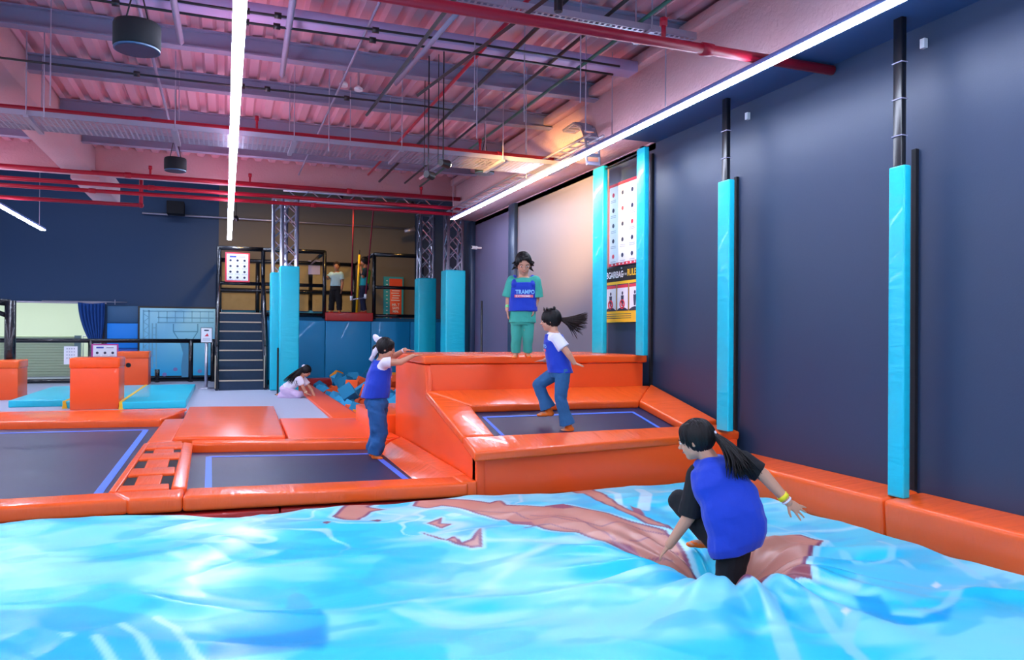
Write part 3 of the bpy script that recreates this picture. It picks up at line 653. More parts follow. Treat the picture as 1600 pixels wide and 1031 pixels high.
# bed and frame pads
yb0, yb1 = 6.42, 7.44
bz = lambda y: rz(y)-0.085
MB().hexa([(2.2, 6.3, bz(6.3)-0.02), (4.5, 6.3, bz(6.3)-0.02), (4.5, 7.6, bz(7.6)-0.02), (2.2, 7.6, bz(7.6)-0.02)], [(2.2, 6.3, bz(6.3)), (4.5, 6.3, bz(6.3)), (4.5, 7.6, bz(7.6)), (2.2, 7.6, bz(7.6))]).build('bed', BEDM, tw)
def rline(a, b_, w):
    a = np.array(a); b_ = np.array(b_); d = _u(b_-a); n = np.array([-d[1], d[0]])*w/2
    q = [a-n, b_-n, b_+n, a+n]
    MB().hexa([(p[0], p[1], bz(p[1])+0.0005) for p in q], [(p[0], p[1], bz(p[1])+0.004) for p in q]).build('marking_line', LINEB, tw)
rline((2.46, 6.4), (2.46, 7.28), 0.035); rline((2.445, 7.265), (4.20, 7.265), 0.035); rline((4.18, 7.28), (4.18, 6.4), 0.035)
def rpad(name, q, th=0.085, m=OP, bv=0.025): return pad(name, [(x, y, rz(y)+dz) for x, y, dz in q], th, m, tw, bv)
rpad('front_pad', [(1.99, 6.10, -0.01), (4.83, 6.26, -0.0), (4.80, 6.52, 0), (2.0, 6.47, 0)], 0.09)
rpad('left_pad', [(2.0, 6.49, 0.0), (2.30, 6.49, 0.0), (2.36, 7.42, 0), (2.03, 7.98, 0.0)], 0.085, OPY)
rpad('right_pad', [(4.36, 6.54, 0.0), (4.80, 6.60, 0.02), (4.86, 8.02, 0.02), (4.34, 7.40, 0)], 0.085, OPY)
rpad('rear_pad', [(2.38, 7.41, 0), (4.33, 7.39, 0), (4.84, 8.01, 0.0), (2.06, 7.99, 0)], 0.085)
# low step block behind the tower's corner
tag(MB().hexa([(1.80, 9.62, -0.10), (2.40, 9.62, -0.10), (2.40, 11.2, -0.10), (1.80, 11.2, -0.10)], [(1.80, 9.62, -0.09+0.32), (2.40, 9.62, 0.23), (2.40, 11.2, 0.23), (1.80, 11.2, 0.23)]).build('step_block', ORANGE, None, 0.03, 3), 'low orange step block behind the tower at the foam pit', 'pad')

# ================================================================ RIGHT WALL: PADS, POSTS, POSTERS
for lab, ya, yb in (('orange wall base pad beside the ramp tower, between two cyan posts', 4.215, 6.16), ('orange wall base pad in front of the plain wall, past the last cyan post', 1.2, 4.205)):
    tag(pad('wall_base_pad', [(4.50, ya, 0.09), (4.89, ya, 0.12), (4.89, yb, 0.12), (4.50, yb, 0.09)], 0.30, OPY, None, 0.045, 4), lab, 'pad')
def post(lab, ul, um, ur, ztop, zbot, ptop=3.64):
    yf = Xp(ul, 500, 4.6)[1]; yn = Xp(um, 500, 4.6)[1]
    t = thing('wall_post', lab, 'post', (4.72, (yf+yn)/2, zbot))
    w = max(0.13, yf-yn); yn = yf-w; ym = (yn+yf)/2
    xr = 4.67
    MB().box(4.6, xr, yn, yf, zbot, ztop).build('foam_sleeve', CYAN, t, 0.015, 3)
    MB().box(4.61, 4.66, ym-0.035, ym+0.045, zbot, ptop).build('steel_post', BLACK, t, 0.006, 1)
    z = ztop+0.22
    while z < ptop-0.1:
        MB().box(4.605, 4.665, ym-0.04, ym+0.05, z, z+0.008).build('cable_tie', STEEL, t); z += 0.27
    if ptop > 3.5 and ztop < 3:
        MB().box(4.86, 4.895, yn+0.06, yn+0.10, ptop-0.20, ptop-0.13).build('clip', WHITE, t)
post('tall cyan padded post on the wall base pads, with black steel above', 1387, 1412, 1424, 2.53, 0.10)
post('cyan padded post on the front corner of the ramp tower', 1120, 1138, 1146, 2.81, 0.335)
post('cyan padded post on the tower ledge between the posters and the dark wall', 993, 1005, 1013, 3.50, 1.03, 3.52)
post('cyan padded corner post on the tower ledge left of the posters', 925, 941, 944, 3.49, 1.03, 3.50)
# net top rail and dark edge between the two ledge posts
tag(MB().tube([(4.635, 7.95, 3.46), (4.635, 9.0, 3.44)], 0.012, 6).build('net_rope', BLACK, smooth=True), 'thin black rope between the two posts by the posters', 'rope')
# dark edge strips beside the posts
for lab, u_, z0, z1 in (('black seam strip beside the corner post', 945, 1.03, 3.4), ('black seam strip beside the ledge post', 1017, -0.1, 3.5), ('black seam strip beside the tower corner post', 1149, 0.3, 2.9), ('black seam strip beside the last post', 1428, 0.12, 2.7)):
    y = Xp(u_, 500, 4.88)[1]; tag(MB().box(4.87, 4.905, y-0.02, y+0.02, z0, z1).build('seam_strip', BLACKFAB), lab, 'strip')
# posters (facing the hall: right of the reader = towards smaller Y)
RT, UPV = np.array([0, -1.0, 0]), np.array([0, 0, 1.0])
XP = 4.86
def flat(name, y0, y1, z0, z1, m, parent, x=XP, th=0.004):
    return MB().box(x-th, x, y0, y1, z0, z1).build(name, m, parent)
pa = thing('rules_poster', 'white rules poster with red border and small drawings, between the ledge posts', 'poster', (XP, 8.75, 2.19))
pab = flat('border', 8.30, 9.12, 2.19, 3.29, PRED, pa); pas = flat('sheet', 8.33, 9.09, 2.23, 3.25, WHITE, pa, XP-0.004)
for r in range(5):
    for c in range(3):
        yy = 8.98-c*0.25; zz = 3.14-r*0.205
        MB().ell((XP-0.009, yy, zz), (0.002, 0, 0), (0, 0.032, 0), (0, 0, 0.030), 10, 6).build('drawing', INK if (r*3+c) % 4 else PRED, pas)
        for q in range(2): flat('caption_line', yy-0.07, yy+0.07, zz-0.075-q*0.022, zz-0.067-q*0.022, mat('caption_grey', '#a6a8bc', 0.6), pas, XP-0.008, 0.001)
for k in range(7): flat('border_mark', 8.40+k*0.1, 8.43+k*0.1, 2.2, 2.22, WHITE, pab, XP-0.004, 0.002)
pb = thing('airbag_poster', 'yellow airbag rules poster with three warning drawings under a black header', 'poster', (XP, 8.75, 1.44))
flat('sheet', 8.22, 9.25, 1.44, 1.98, YELLOW, pb); pbh = flat('header', 8.22, 9.25, 1.98, 2.17, BLACKFAB, pb)
text('header_lettering', 'BGAIRBAG', (XP-0.006, 9.17, 2.03), RT, UPV, 0.085, WHITE, pbh, 0.001, bold=0.02, squeeze=0.80)
text('header_lettering', 'RULES', (XP-0.006, 8.60, 2.04), RT, UPV, 0.085, YELLOW, pbh, 0.001, bold=0.02, squeeze=0.8)
text('header_lettering', 'FOR THE', (XP-0.006, 8.75, 2.05), RT, UPV, 0.03, WHITE, pbh, 0.001, squeeze=0.8)
for k in range(3):
    ya = 9.18-k*0.32; yb = ya-0.28
    flat('frame', yb-0.012, ya+0.012, 1.588, 1.942, INK, pb, XP-0.004, 0.002); pp = flat('panel', yb, ya, 1.60, 1.89, WHITE, pb, XP-0.006, 0.002); flat('panel_header', yb, ya, 1.89, 1.93, PRED, pb, XP-0.006, 0.002)
    ym = (ya+yb)/2; xx = XP-0.009
    MB().ell((xx, ym, 1.82), (0.002, 0, 0), (0, 0.022, 0), (0, 0, 0.024), 10, 6).build('pictogram_head', INK, pp)
    MB().prism([(xx, ym-0.035, 1.79), (xx, ym+0.035, 1.79), (xx, ym+0.03, 1.72), (xx, ym+0.018, 1.65), (xx, ym-0.018, 1.65), (xx, ym-0.03, 1.72)], (-0.002, 0, 0)).build('pictogram_body', INK, pp)
    MB().prism([(xx, yb, 1.60), (xx, ya, 1.60), (xx, ya-0.06, 1.625), (xx, ym, 1.64), (xx, yb+0.06, 1.625)], (-0.002, 0, 0)).build('pictogram_airbag', INK, pp)
    if k < 2:
        ring = [(XP-0.012, ym+0.055*math.cos(a), 1.675+0.055*math.sin(a)) for a in np.linspace(0, 2*PI, 25)]
        MB().tube(ring, 0.008, 6, False).tube([(XP-0.012, ym+0.04, 1.715), (XP-0.012, ym-0.04, 1.635)], 0.007, 6).build('ban_ring', PRED, pp)
for k in range(3): flat('small_print', 8.5, 9.18, 1.545-k*0.028, 1.553-k*0.028, INK, pb, XP-0.004, 0.001)
for yy in (9.2, 8.75, 8.3): MB().ball((XP-0.006, yy, 2.15), 0.012).build('eyelet', GALV, pb)
# camera on the far wall and the mop pole
t = thing('security_camera', 'small white bullet security camera on the dark wall by the truss', 'camera', Xp(745, 387, 4.8))
p = Xp(745, 387, 4.8); MB().tube([p, p+np.array([-0.12, -0.03, 0.0])], 0.035, 12).build('housing', WHITE, t); MB().tube([p, p+np.array([0.10, 0, 0.0])], 0.02, 8).build('bracket', WHITE, t)
MB().tube([p+np.array([-0.12, -0.03, 0.0]), p+np.array([-0.125, -0.031, 0.0])], 0.028, 12).build('lens', BLACK, t)
p = Xp(749, 470, 4.7); tag(MB().tube([(4.75, p[1], p[2]), (4.75, p[1], -0.84)], 0.022, 8).build('black_pole', BLACK, smooth=True), 'thin black pole leaning on the dark wall behind the tower', 'pole')
# ================================================================ FOAM PIT
pit = thing('foam_pit', 'rectangular foam pit with orange border pads in front of the blue padded wall', 'foam pit', (3.0, 15.4, -0.85))
pad('border_pad', [(1.50, 11.55, 0.0), (1.95, 11.42, 0.0), (1.98, 19.3, 0.0), (1.55, 19.3, 0.0)], 0.12, OF, pit, 0.03)
pad('rear_border_pad', [(1.55, 19.25, 0.12), (3.2, 19.25, 0.12), (3.2, 19.5, 0.14), (1.55, 19.5, 0.14)], 0.25, RED, pit, 0.02)
pad('rear_border_pad', [(3.22, 19.25, 0.12), (4.9, 19.25, 0.12), (4.9, 19.5, 0.14), (3.22, 19.5, 0.14)], 0.25, RED, pit, 0.02)
MB().box(1.95, 1.99, 11.5, 19.2, -0.8, -0.02).build('inner_wall', RED, pit)
MB().box(2.0, 4.88, 19.2, 19.24, -0.8, 0.02).build('inner_wall', RED, pit)
MB().box(1.96, 4.88, 11.4, 19.2, -0.84, -0.62).build('pit_floor', mat('pit_floor', '#3a4256', 0.9), pit)
FOAM = {'teal': mat('foam_teal', '#1a7ea8', 0.95, bump=0.2, bscale=60), 'bright blue': mat('foam_bright_blue', '#2f9ccc', 0.95, bump=0.2, bscale=60),
        'orange': mat('foam_orange', '#ee5d26', 0.95, bump=0.2, bscale=60), 'amber': mat('foam_amber', '#f2921e', 0.95, bump=0.2, bscale=60)}
protos = {}
for cname, m in FOAM.items():
    mb = MB().box(-0.15, 0.15, -0.15, 0.15, -0.15, 0.15)
    me_ = bpy.data.meshes.new('foam_cube_'+cname.replace(' ', '_'))
    bm = bmesh.new(); mm = bpy.data.meshes.new('x'); mm.from_pydata(mb.v, [], mb.f); bm.from_mesh(mm); bpy.data.meshes.remove(mm)
    bmesh.ops.recalc_face_normals(bm, faces=bm.faces); bmesh.ops.bevel(bm, geom=list(bm.edges), offset=0.008, segments=1, affect='EDGES'); bm.to_mesh(me_); bm.free(); me_.materials.append(m)
    protos[cname] = me_
r2 = random.Random(11); placed = []
yy = 11.62
while yy < 19.1:
    xx = 2.14+r2.random()*0.08
    while xx < 4.9:
        if yy > 11.5 and (xx < 3.9 or yy > 15.5) and math.hypot(xx-4.36, yy-17.2) > 0.5 and math.hypot(xx-4.46, yy-15.25) > 0.5 and xx < 4.7:
            for layer in ((0,) if r2.random() > 0.35 else (0, 1)):
                cname = r2.choice(['teal', 'teal', 'bright blue', 'bright blue', 'orange', 'orange', 'orange', 'amber'])
                if yy < 12.6 and layer == 1: cname = 'bright blue'
                o = bpy.data.objects.new('foam_cube', protos[cname]); COL.objects.link(o)
                o.location = (xx+r2.uniform(-.05, .05), yy+r2.uniform(-.05, .05), -0.21+layer*0.27+r2.uniform(-.03, .07)+0.07*((yy-11.6)/8))
                o.rotation_euler = (r2.uniform(-0.7, 0.7), r2.uniform(-0.7, 0.7), r2.uniform(0, PI)); sc_ = r2.uniform(0.80, 0.92); o.scale = (sc_,)*3
                tag(o, cname+' foam cube lying loose in the foam pit', 'foam cube', cname+' foam cubes in the foam pit'); BASE[o.name] = np.zeros(3)
        xx += 0.35
    yy += 0.35

# ================================================================ VAULT BOXES AND MATS
def vault(label, c, w, d, h, hole=False, hx=0.0):
    x, y, z = c; t = thing('vault_box', label, 'vault box', c)
    MB().box(x-w/2, x+w/2, y-d/2, y+d/2, z, z+h*0.80).build('body', OF, t, 0.015, 2)
    MB().box(x-w/2-0.012, x+w/2+0.012, y-d/2-0.012, y+d/2+0.012, z+h*0.795, z+h).build('lid', ORANGE, t, 0.03, 3)
    if hole:
        MB().tube([(x+hx, y-d/2-0.004, z+h*0.60), (x+hx, y-d/2+0.001, z+h*0.60)], 0.055, 20).build('grip_hole', BLACKFAB, t)
        MB().tube([(x+hx+0.05*math.cos(a), y-d/2-0.004, z+h*0.60+0.05*math.sin(a)) for a in np.linspace(0, 2*PI, 21)], 0.008, 6, False).build('hole_rim', BLACK, t, smooth=True)
vault('orange vault box with a dark grip hole, standing behind the cyan mats', (-2.06, 20.5, -0.03), 0.66, 0.7, 0.82, True, -0.10)
vault('plain orange vault box standing in the middle of the cyan mats', (-2.02, 14.55, -0.03), 0.72, 0.75, 0.86)
vault('orange vault box on the bare carpet beside the padded net frame', (-4.0, 16.95, -0.03), 0.72, 0.75, 0.74)
mt = thing('folding_mat', 'cyan folding gym mat of three panels with yellow seams on the carpet', 'mat', (-2, 16.3, -0.03))
for xa, xb, ya in ((-3.42, -2.53, 14.95), (-2.50, -1.64, 14.5), (-1.61, -0.62, 14.10)):
    MB().hexa([(xa, ya, -0.03), (xb, ya-0.02, -0.03), (xb, 18.5, -0.03), (xa, 18.5, -0.03)], [(xa, ya, 0.09), (xb, ya-0.02, 0.09), (xb, 18.5, 0.09), (xa, 18.5, 0.09)]).build('panel', CYAN_MAT, mt, 0.02, 3)
for xs_, ya in ((-2.515, 14.5), (-1.625, 14.12)):
    MB().box(xs_-0.025, xs_+0.025, ya, 18.5, 0.05, 0.094).build('yellow_seam', YELLOW, mt)
    MB().prism([(xs_-0.03, ya-0.02, -0.03), (xs_+0.05, ya-0.02, -0.03), (xs_+0.02, ya-0.02, 0.10), (xs_-0.01, ya-0.02, 0.10)], (0, 0.05, 0)).build('velcro_flap', YELLOW, mt)

# ================================================================ RAIL, SIGNS, LOBBY
RY = 21.3
rl = thing('padded_rail', 'black padded guard rail along the back of the carpet area', 'railing', (-2.6, RY, -0.03))
MB().tube([(-9, RY, 1.03), (-0.22, RY, 1.03)], 0.055, 10).build('top_rail', BLACKPAD, rl, smooth=True)
MB().tube([(-9, RY, 0.04), (-0.22, RY, 0.04)], 0.055, 10).build('bottom_rail', BLACKPAD, rl, smooth=True)
for xx in (-6.4, -3.13, -1.62, -0.83, -0.30):
    MB().tube([(xx, RY, -0.03), (xx, RY, 1.06 if xx != -1.62 else 0.3)], 0.06, 10).build('post', BLACKPAD, rl, smooth=True)
nf = thing('padded_gantry', 'black padded frame with a slanting brace beside the left vault box', 'frame', (-4.0, 17.5, -0.03))
MB().tube([(-3.98, 17.5, -0.03), (-3.98, 17.5, 1.86)], 0.10, 12).build('post', BLACKPAD, nf, smooth=True)
MB().tube([(-3.98, 17.5, 1.82), (-6.5, 17.2, 1.98)], 0.07, 10).build('beam', BLACKPAD, nf, smooth=True)
MB().tube([(-3.98, 17.5, 1.55), (-5.0, 17.4, 1.92)], 0.05, 10).build('brace', BLACKPAD, nf, smooth=True)
MB().tube([(-6.5, 17.2, -0.03), (-6.5, 17.2, 2.0)], 0.10, 12).build('post', BLACKPAD, nf, smooth=True)
FX, FU = np.array([1.0, 0, 0]), np.array([0, 0, 1.0])
def board(name, label, x0, x1, y, z0, z1, border=None, cat='sign'):
    t = thing(name, label, cat, ((x0+x1)/2, y, z0)); b_ = 0.03*(x1-x0)/0.6+0.008
    if border: MB().box(x0, x1, y-0.012, y, z0, z1).build('border', border, t); s_ = MB().box(x0+b_, x1-b_, y-0.016, y-0.012, z0+b_, z1-b_).build('sheet', WHITE, t)
    else: s_ = MB().box(x0, x1, y-0.012, y, z0, z1).build('sheet', WHITE, t)
    return s_
GREYP = mat('caption_grey', '#a6a8bc', 0.6)
def icons(t, x0, x1, y, z0, z1, nr, nc, title=True, dots=False):
    h = (z1-z0); w = x1-x0
    if title:
        MB().box(x0+w*0.18, x0+w*0.45, y-0.019, y-0.0165, z1-h*0.17, z1-h*0.11).build('title_bar', mat('title_blue', '#3b4fae', 0.6), t)
        MB().box(x0+w*0.55, x0+w*0.82, y-0.019, y-0.0165, z1-h*0.16, z1-h*0.12).build('title_bar', GREYP, t)
    for r in range(nr):
        for c in range(nc):
            cx_ = x0+w*(c+0.75)/(nc+0.5); cz_ = z1-h*(0.20 if title else 0.08)-h*0.78*(r+0.35)/nr
            s_ = min(w/nc, h/nr)*(0.16 if not dots else 0.22)
            if dots: MB().box(cx_-s_, cx_+s_, y-0.019, y-0.0165, cz_-s_, cz_+s_).build('cell', GREYP, t)
            else:
                MB().ell((cx_, y-0.0175, cz_), (s_, 0, 0), (0, 0.0015, 0), (0, 0, s_), 8, 6).build('drawing', INK, t)
                for q in range(2): MB().box(cx_-s_*2.1, cx_+s_*2.1, y-0.018, y-0.0165, cz_-s_*(1.8+q*0.7), cz_-s_*(1.6+q*0.7)).build('caption_line', GREYP, t)
y_ = RY-0.045
a = Yp(143, 537, y_); b_ = Yp(185, 572, y_)
tb = board('rules_board', 'large white rules board with pink border hung on the black rail', a[0], b_[0], y_, 0.28, a[2], mat('pink_border', '#c0469a', 0.6)); icons(tb, a[0], b_[0], y_, 0.28, a[2], 2, 3)
a = Yp(100, 541, y_); b_ = Yp(121, 569, y_)
tb = board('notice_sheet', 'small white notice sheet with a grid of grey cells on the black rail', a[0], b_[0], y_, b_[2], a[2]); icons(tb, a[0]+0.03, b_[0]-0.03, y_, b_[2]+0.05, a[2], 4, 4, False, True)
# stanchion sign
p = Zp(322, 607, -0.03); ss = thing('sign_stand', 'chrome post stand with a small framed notice beside the stairs', 'sign stand', p)
MB().lathe([(0.17, 0), (0.17, 0.015), (0.05, 0.035), (0.03, 0.05)], p, 20).build('base', ALU, ss, smooth=True)
MB().tube([p+np.array([0, 0, 0.03]), p+np.array([0, 0, 1.05])], 0.036, 14).build('post', ALU, ss, smooth=True)
zb = p[2]+1.05
MB().box(p[0]-0.125, p[0]+0.125, p[1]-0.045, p[1]-0.03, zb, zb+0.35).build('frame', INK, ss); MB().box(p[0]-0.113, p[0]+0.113, p[1]-0.05, p[1]-0.045, zb+0.012, zb+0.338).build('sheet', WHITE, ss)
MB().box(p[0]-0.05, p[0]+0.05, p[1]-0.053, p[1]-0.05, zb+0.27, zb+0.30).build('title_bar', INK, ss)
MB().prism([(p[0]-0.04, p[1]-0.05, zb+0.15), (p[0]+0.05, p[1]-0.05, zb+0.15), (p[0]+0.02, p[1]-0.05, zb+0.22)], (0, -0.003, 0)).build('red_mark', PRED, ss)
for q in range(3): MB().box(p[0]-0.08, p[0]+0.08, p[1]-0.053, p[1]-0.05, zb+0.05+q*0.025, zb+0.058+q*0.025).build('caption_line', GREYP, ss)
# roller shutter in the lobby
sh = thing('roller_shutter', 'pale slatted roller shutter standing half height in the lobby', 'shutter', (-6.0, 24.6, -0.03))
SL = mat('shutter_paint', '#c2d2b4', 0.5)
k = 0; z = -0.03
while z < 1.05:
    MB().hexa([(-9, 24.62, z), (-4.0, 24.62, z), (-4.0, 24.66, z), (-9, 24.66, z)], [(-9, 24.60, z+0.06), (-4.0, 24.60, z+0.06), (-4.0, 24.66, z+0.074), (-9, 24.66, z+0.074)]).build('slat', SL, sh); z += 0.077
MB().box(-4.02, -3.86, 24.55, 24.70, -0.03, 1.14).build('guide_post', mat('shutter_guide', '#7d97a0', 0.4), sh)
MB().box(-9, -3.9, 24.57, 24.68, 1.05, 1.09).build('top_bar', SL, sh)
tag(MB().box(-4.05, -3.95, 24.5, 24.55, -0.03, 0.55).build('orange_guide', OF), 'narrow orange strip at the foot of the shutter guide', 'strip')
tag(MB().tube([(-3.9, 25.2, -0.03), (-3.9, 25.2, 1.12), (-2.21, 25.2, 1.12)], 0.02, 8).build('lobby_rail', ALU, smooth=True), 'thin rail in the bright lobby beside the shutter', 'rail')
# curtain, tied at the foot
cu = thing('curtain', 'dark blue curtain hung from a thin rod and gathered to a point', 'curtain', (-3.35, YB-0.15, 0.95))
rings = []; NS = 46
for k in range(14):
    f = k/13; zc = 2.05-f*1.12; wl = Yp(123, 470, YB)[0]; wr_ = Yp(165, 470, YB)[0]
    tip = Yp(152, 530, YB)[0]; g = f**1.9
    xl = wl*(1-g)+(tip-0.14)*g; xr_ = wr_*(1-g**1.6)+(tip+0.10)*g**1.6
    row = []
    for i in range(NS):
        s_ = i/(NS-1); row.append((xl+(xr_-xl)*s_, YB-0.14+0.05*math.sin(s_*PI*15+0.6*math.sin(f*4))*(1-0.5*f), zc-(0.03*math.sin(s_*PI) if k == 0 else 0)))
    rings.append(row)
fr = [p for r in rings for p in r]; fs = [(k*NS+i, k*NS+i+1, (k+1)*NS+i+1, (k+1)*NS+i) for k in range(13) for i in range(NS-1)]
oc = MB().add(fr, fs).build('cloth', mat('curtain_cloth', '#164a96', 0.8), cu, smooth=True)
md = oc.modifiers.new('thick', 'SOLIDIFY'); md.thickness = 0.01
MB().tube([(-4.6, YB-0.14, 2.07), (-2.55, YB-0.14, 2.07)], 0.014, 8).tube([(-2.85, YB-0.14, 2.00), (-2.85, YB-0.14, 2.14)], 0.012, 6).build('rod', GALV, cu, smooth=True)
# coloured wall panels and the printed mural
wx0 = Yp(168, 480, YB)[0]; wx1 = Yp(216, 480, YB)[0]
tag(MB().box(wx0, wx1, YB-0.05, YB, 1.50, 1.98).build('wall_panel', mat('slate_panel', '#3c6a94', 0.6), bevel=0.01, seg=1), 'slate blue square wall panel above the bright blue one', 'wall panel')
tag(MB().box(wx0, wx1, YB-0.05, YB, 0.80, 1.49).build('wall_panel', mat('bright_blue_panel', '#1a94ff', 0.6), bevel=0.01, seg=1), 'bright blue wall panel right of the curtain', 'wall panel')
tag(MB().box(wx0, wx1, YB-0.05, YB, -0.02, 0.79).build('wall_panel', mat('deep_blue_panel', '#0c58b8', 0.6), bevel=0.01, seg=1), 'deep blue wall panel behind the rules board', 'wall panel')
mx0 = Yp(219, 480, YB)[0]; mx1 = 0.72
mu = thing('mural_banner', 'large cyan mural print of a trapeze hanging from truss work, dark frame', 'mural', ((mx0+mx1)/2, YB, -0.02))
MB().box(mx0-0.05, mx1, YB-0.06, YB, -0.02, 1.98).build('frame', BLACK, mu)
mg = bpy.data.materials.new('mural_print'); mg.use_nodes = True; nt = mg.node_tree; b = nt.nodes['Principled BSDF']
tc = nt.nodes.new('ShaderNodeTexCoord'); sp = nt.nodes.new('ShaderNodeSeparateXYZ'); rp = nt.nodes.new('ShaderNodeValToRGB')
nt.links.new(tc.outputs['Generated'], sp.inputs[0]); nt.links.new(sp.outputs['Z'], rp.inputs[0]); nt.links.new(rp.outputs[0], b.inputs['Base Color'])
rp.color_ramp.elements[0].color = lin('#1ab8f2'); rp.color_ramp.elements[1].color = lin('#a4e6ff'); b.inputs['Roughness'].default_value = 0.6
MB().box(mx0, mx1-0.05, YB-0.064, YB-0.06, 0.02, 1.93).build('print', mg, mu)
SIL = mat('mural_silhouette', '#78bfe0', 0.7); SIL2 = mat('mural_figure', '#4f9cc8', 0.7); PINKD = mat('mural_pink_dot', '#8a8ad0', 0.7)
ym = YB-0.064
def mprint(name, L, m=SIL):     # flat printed outline, drawn in pixels of the mural wall
    P = [Yp(u, v, ym) for u, v in L]; return MB().prism(P, (0, -0.002, 0)).build(name, m, mu)
def mline(L, w, m=SIL, name='truss_line'):
    P = [Yp(u, v, ym-0.001) for u, v in L]
    mb = MB()
    for a, c in zip(P[:-1], P[1:]):
        d = _u(c-a); n = np.array([-d[2], 0, d[0]])*w/2; mb.prism([a-n, c-n, c+n, a+n], (0, -0.002, 0))
    return mb.build(name, m, mu)
for L in ([(224, 484), (224, 555)], [(233, 484), (233, 555)], [(238, 505), (238, 575)], [(244, 505), (244, 575)], [(224, 486), (334, 487)], [(246, 496), (334, 497)], [(246, 504), (334, 504)]): mline(L, 0.035)
for k in range(5): mline([(224, 490+k*13), (233, 496+k*13), (224, 503+k*13)], 0.02)
for k in range(6): mline([(238, 512+k*11), (244, 512+k*11)], 0.02)
for k in range(7): mline([(248+k*13, 486), (248+k*13, 504)], 0.02)
for L in ([(271, 506), (271, 518), (280, 532)], [(309, 506), (309, 518), (300, 532)], [(271, 518), (309, 518)]): mline(L, 0.025, SIL2, 'trapeze_line')
mprint('figure', [(281, 534), (288, 530), (291, 528), (295, 530), (299, 534), (296, 550), (298, 575), (297, 592), (284, 592), (283, 572), (286, 552)], SIL2)
for u, v in ((257, 585), (274, 577), (312, 580)): MB().ell(Yp(u, v, ym-0.002), (0.06, 0, 0), (0, 0.002, 0), (0, 0, 0.055), 12, 6).build('pink_dot', PINKD, mu)

# ================================================================ STAIRS AND PLATFORM
PY, PZ = 19.6, 1.66
STEPM = mat('stair_carpet', '#2c4056', 0.9, var=0.15, vscale=20); NOSE = mat('stair_nosing', '#c8b8a0', 0.5)
st = thing('stairs', 'dark blue carpeted stairs with pale nosings up to the platform', 'stairs', (0.33, 18.8, -0.03))
ns = 8; rise = (PZ+0.08+0.03)/ns
for k in range(ns):
    ya = 18.0+k*0.215; z1_ = -0.03+(k+1)*rise
    MB().box(-0.13, 0.82, ya, 19.66, -0.03 if k == 0 else z1_-rise, z1_).build('step', STEPM, st)
    MB().box(-0.13, 0.82, ya-0.015, ya+0.03, z1_-0.022, z1_+0.006).build('nosing', NOSE, st)
for xx in (-0.17, 0.86):
    MB().prism([(xx-0.03, 17.96, -0.03), (xx-0.03, 19.66, -0.03), (xx-0.03, 19.66, PZ+0.12), (xx-0.03, 19.55, PZ+0.12), (xx-0.03, 17.96, 0.16)], (0.06, 0, 0)).build('stringer', mat('stringer_paint', '#1d2c44', 0.5), st)
    MB().tube([(xx, 17.98, 0.0), (xx, 17.98, 0.95)], 0.05, 10).tube([(xx, 17.98, 0.95), (xx, 19.6, PZ+1.0)], 0.05, 10).build('handrail', BLACKPAD, st, smooth=True)
    MB().tube([(xx-0.03, 17.93, 0.02), (xx-0.03, 17.93, 0.75)], 0.012, 6).build('side_strip', NOSE, st)
# platform: blue padded front wall panels, deck and black frame
pf = thing('platform', 'raised platform behind the foam pit with dark deck', 'platform', (2.3, 21, -0.03))
MB().box(-0.2, 5.5, PY+0.08, 23.3, PZ-0.12, PZ).build('deck', mat('deck_mat', '#1f6f96', 0.7), pf)
MB().box(-0.2, 5.5, PY+0.10, PY+0.16, -0.03, PZ-0.12).build('face_board', BLACKFAB, pf)
for xx in (0.0, 2.6, 5.2): MB().box(xx-0.05, xx+0.05, 22.8, 22.9, -0.03, PZ-0.12).build('leg', BLACK, pf)
for k, (xa, xb) in enumerate(((0.93, 2.36), (2.37, 3.52), (3.53, 4.55), (4.56, 5.5))):
    MB().box(xa, xb, PY-0.06, PY+0.1, 0.10, PZ-0.09).build('front_pad', BLUE_PANEL, pf, 0.02, 2)
MB().box(2.36, 3.57, PY-0.10, PY+0.25, PZ-0.09, PZ+0.13).build('take_off_pad', RED, pf, 0.025, 3)
fm = pf
def ft(a, c, r=0.05): MB().tube([a, c], r, 10).build('frame_tube', BLACKPAD, fm, smooth=True)
Z1, Z2 = 2.46, 3.33
fz = PZ-0.03
for xx in (-0.16, 0.86, 2.34, 3.60, 4.86): ft((xx, PY, fz), (xx, PY, Z2-(0.02 if xx > 3 else 0)))
for xa, xb in ((-0.16, 0.86), (0.86, 2.34), (3.60, 4.86)):
    ft((xa, PY, Z2-0.02), (xb, PY, Z2-0.02), 0.055); ft((xa, PY, Z1), (xb, PY, Z1), 0.045)
    if xa > 0: ft((xa, PY, PZ+0.06), (xb, PY, PZ+0.06), 0.045)
for xx in (-0.16, 2.34, 3.60): ft((xx, PY, Z2-0.02), (xx, 22.9, Z2-0.02)); 
for zz in (Z2-0.02, Z1, PZ+0.12): ft((-0.16, 22.9, zz), (3.60, 22.9, zz), 0.06)
for xx in (-0.16, 0.86, 3.60): ft((xx, 22.9, fz), (xx, 22.9, Z2), 0.05)
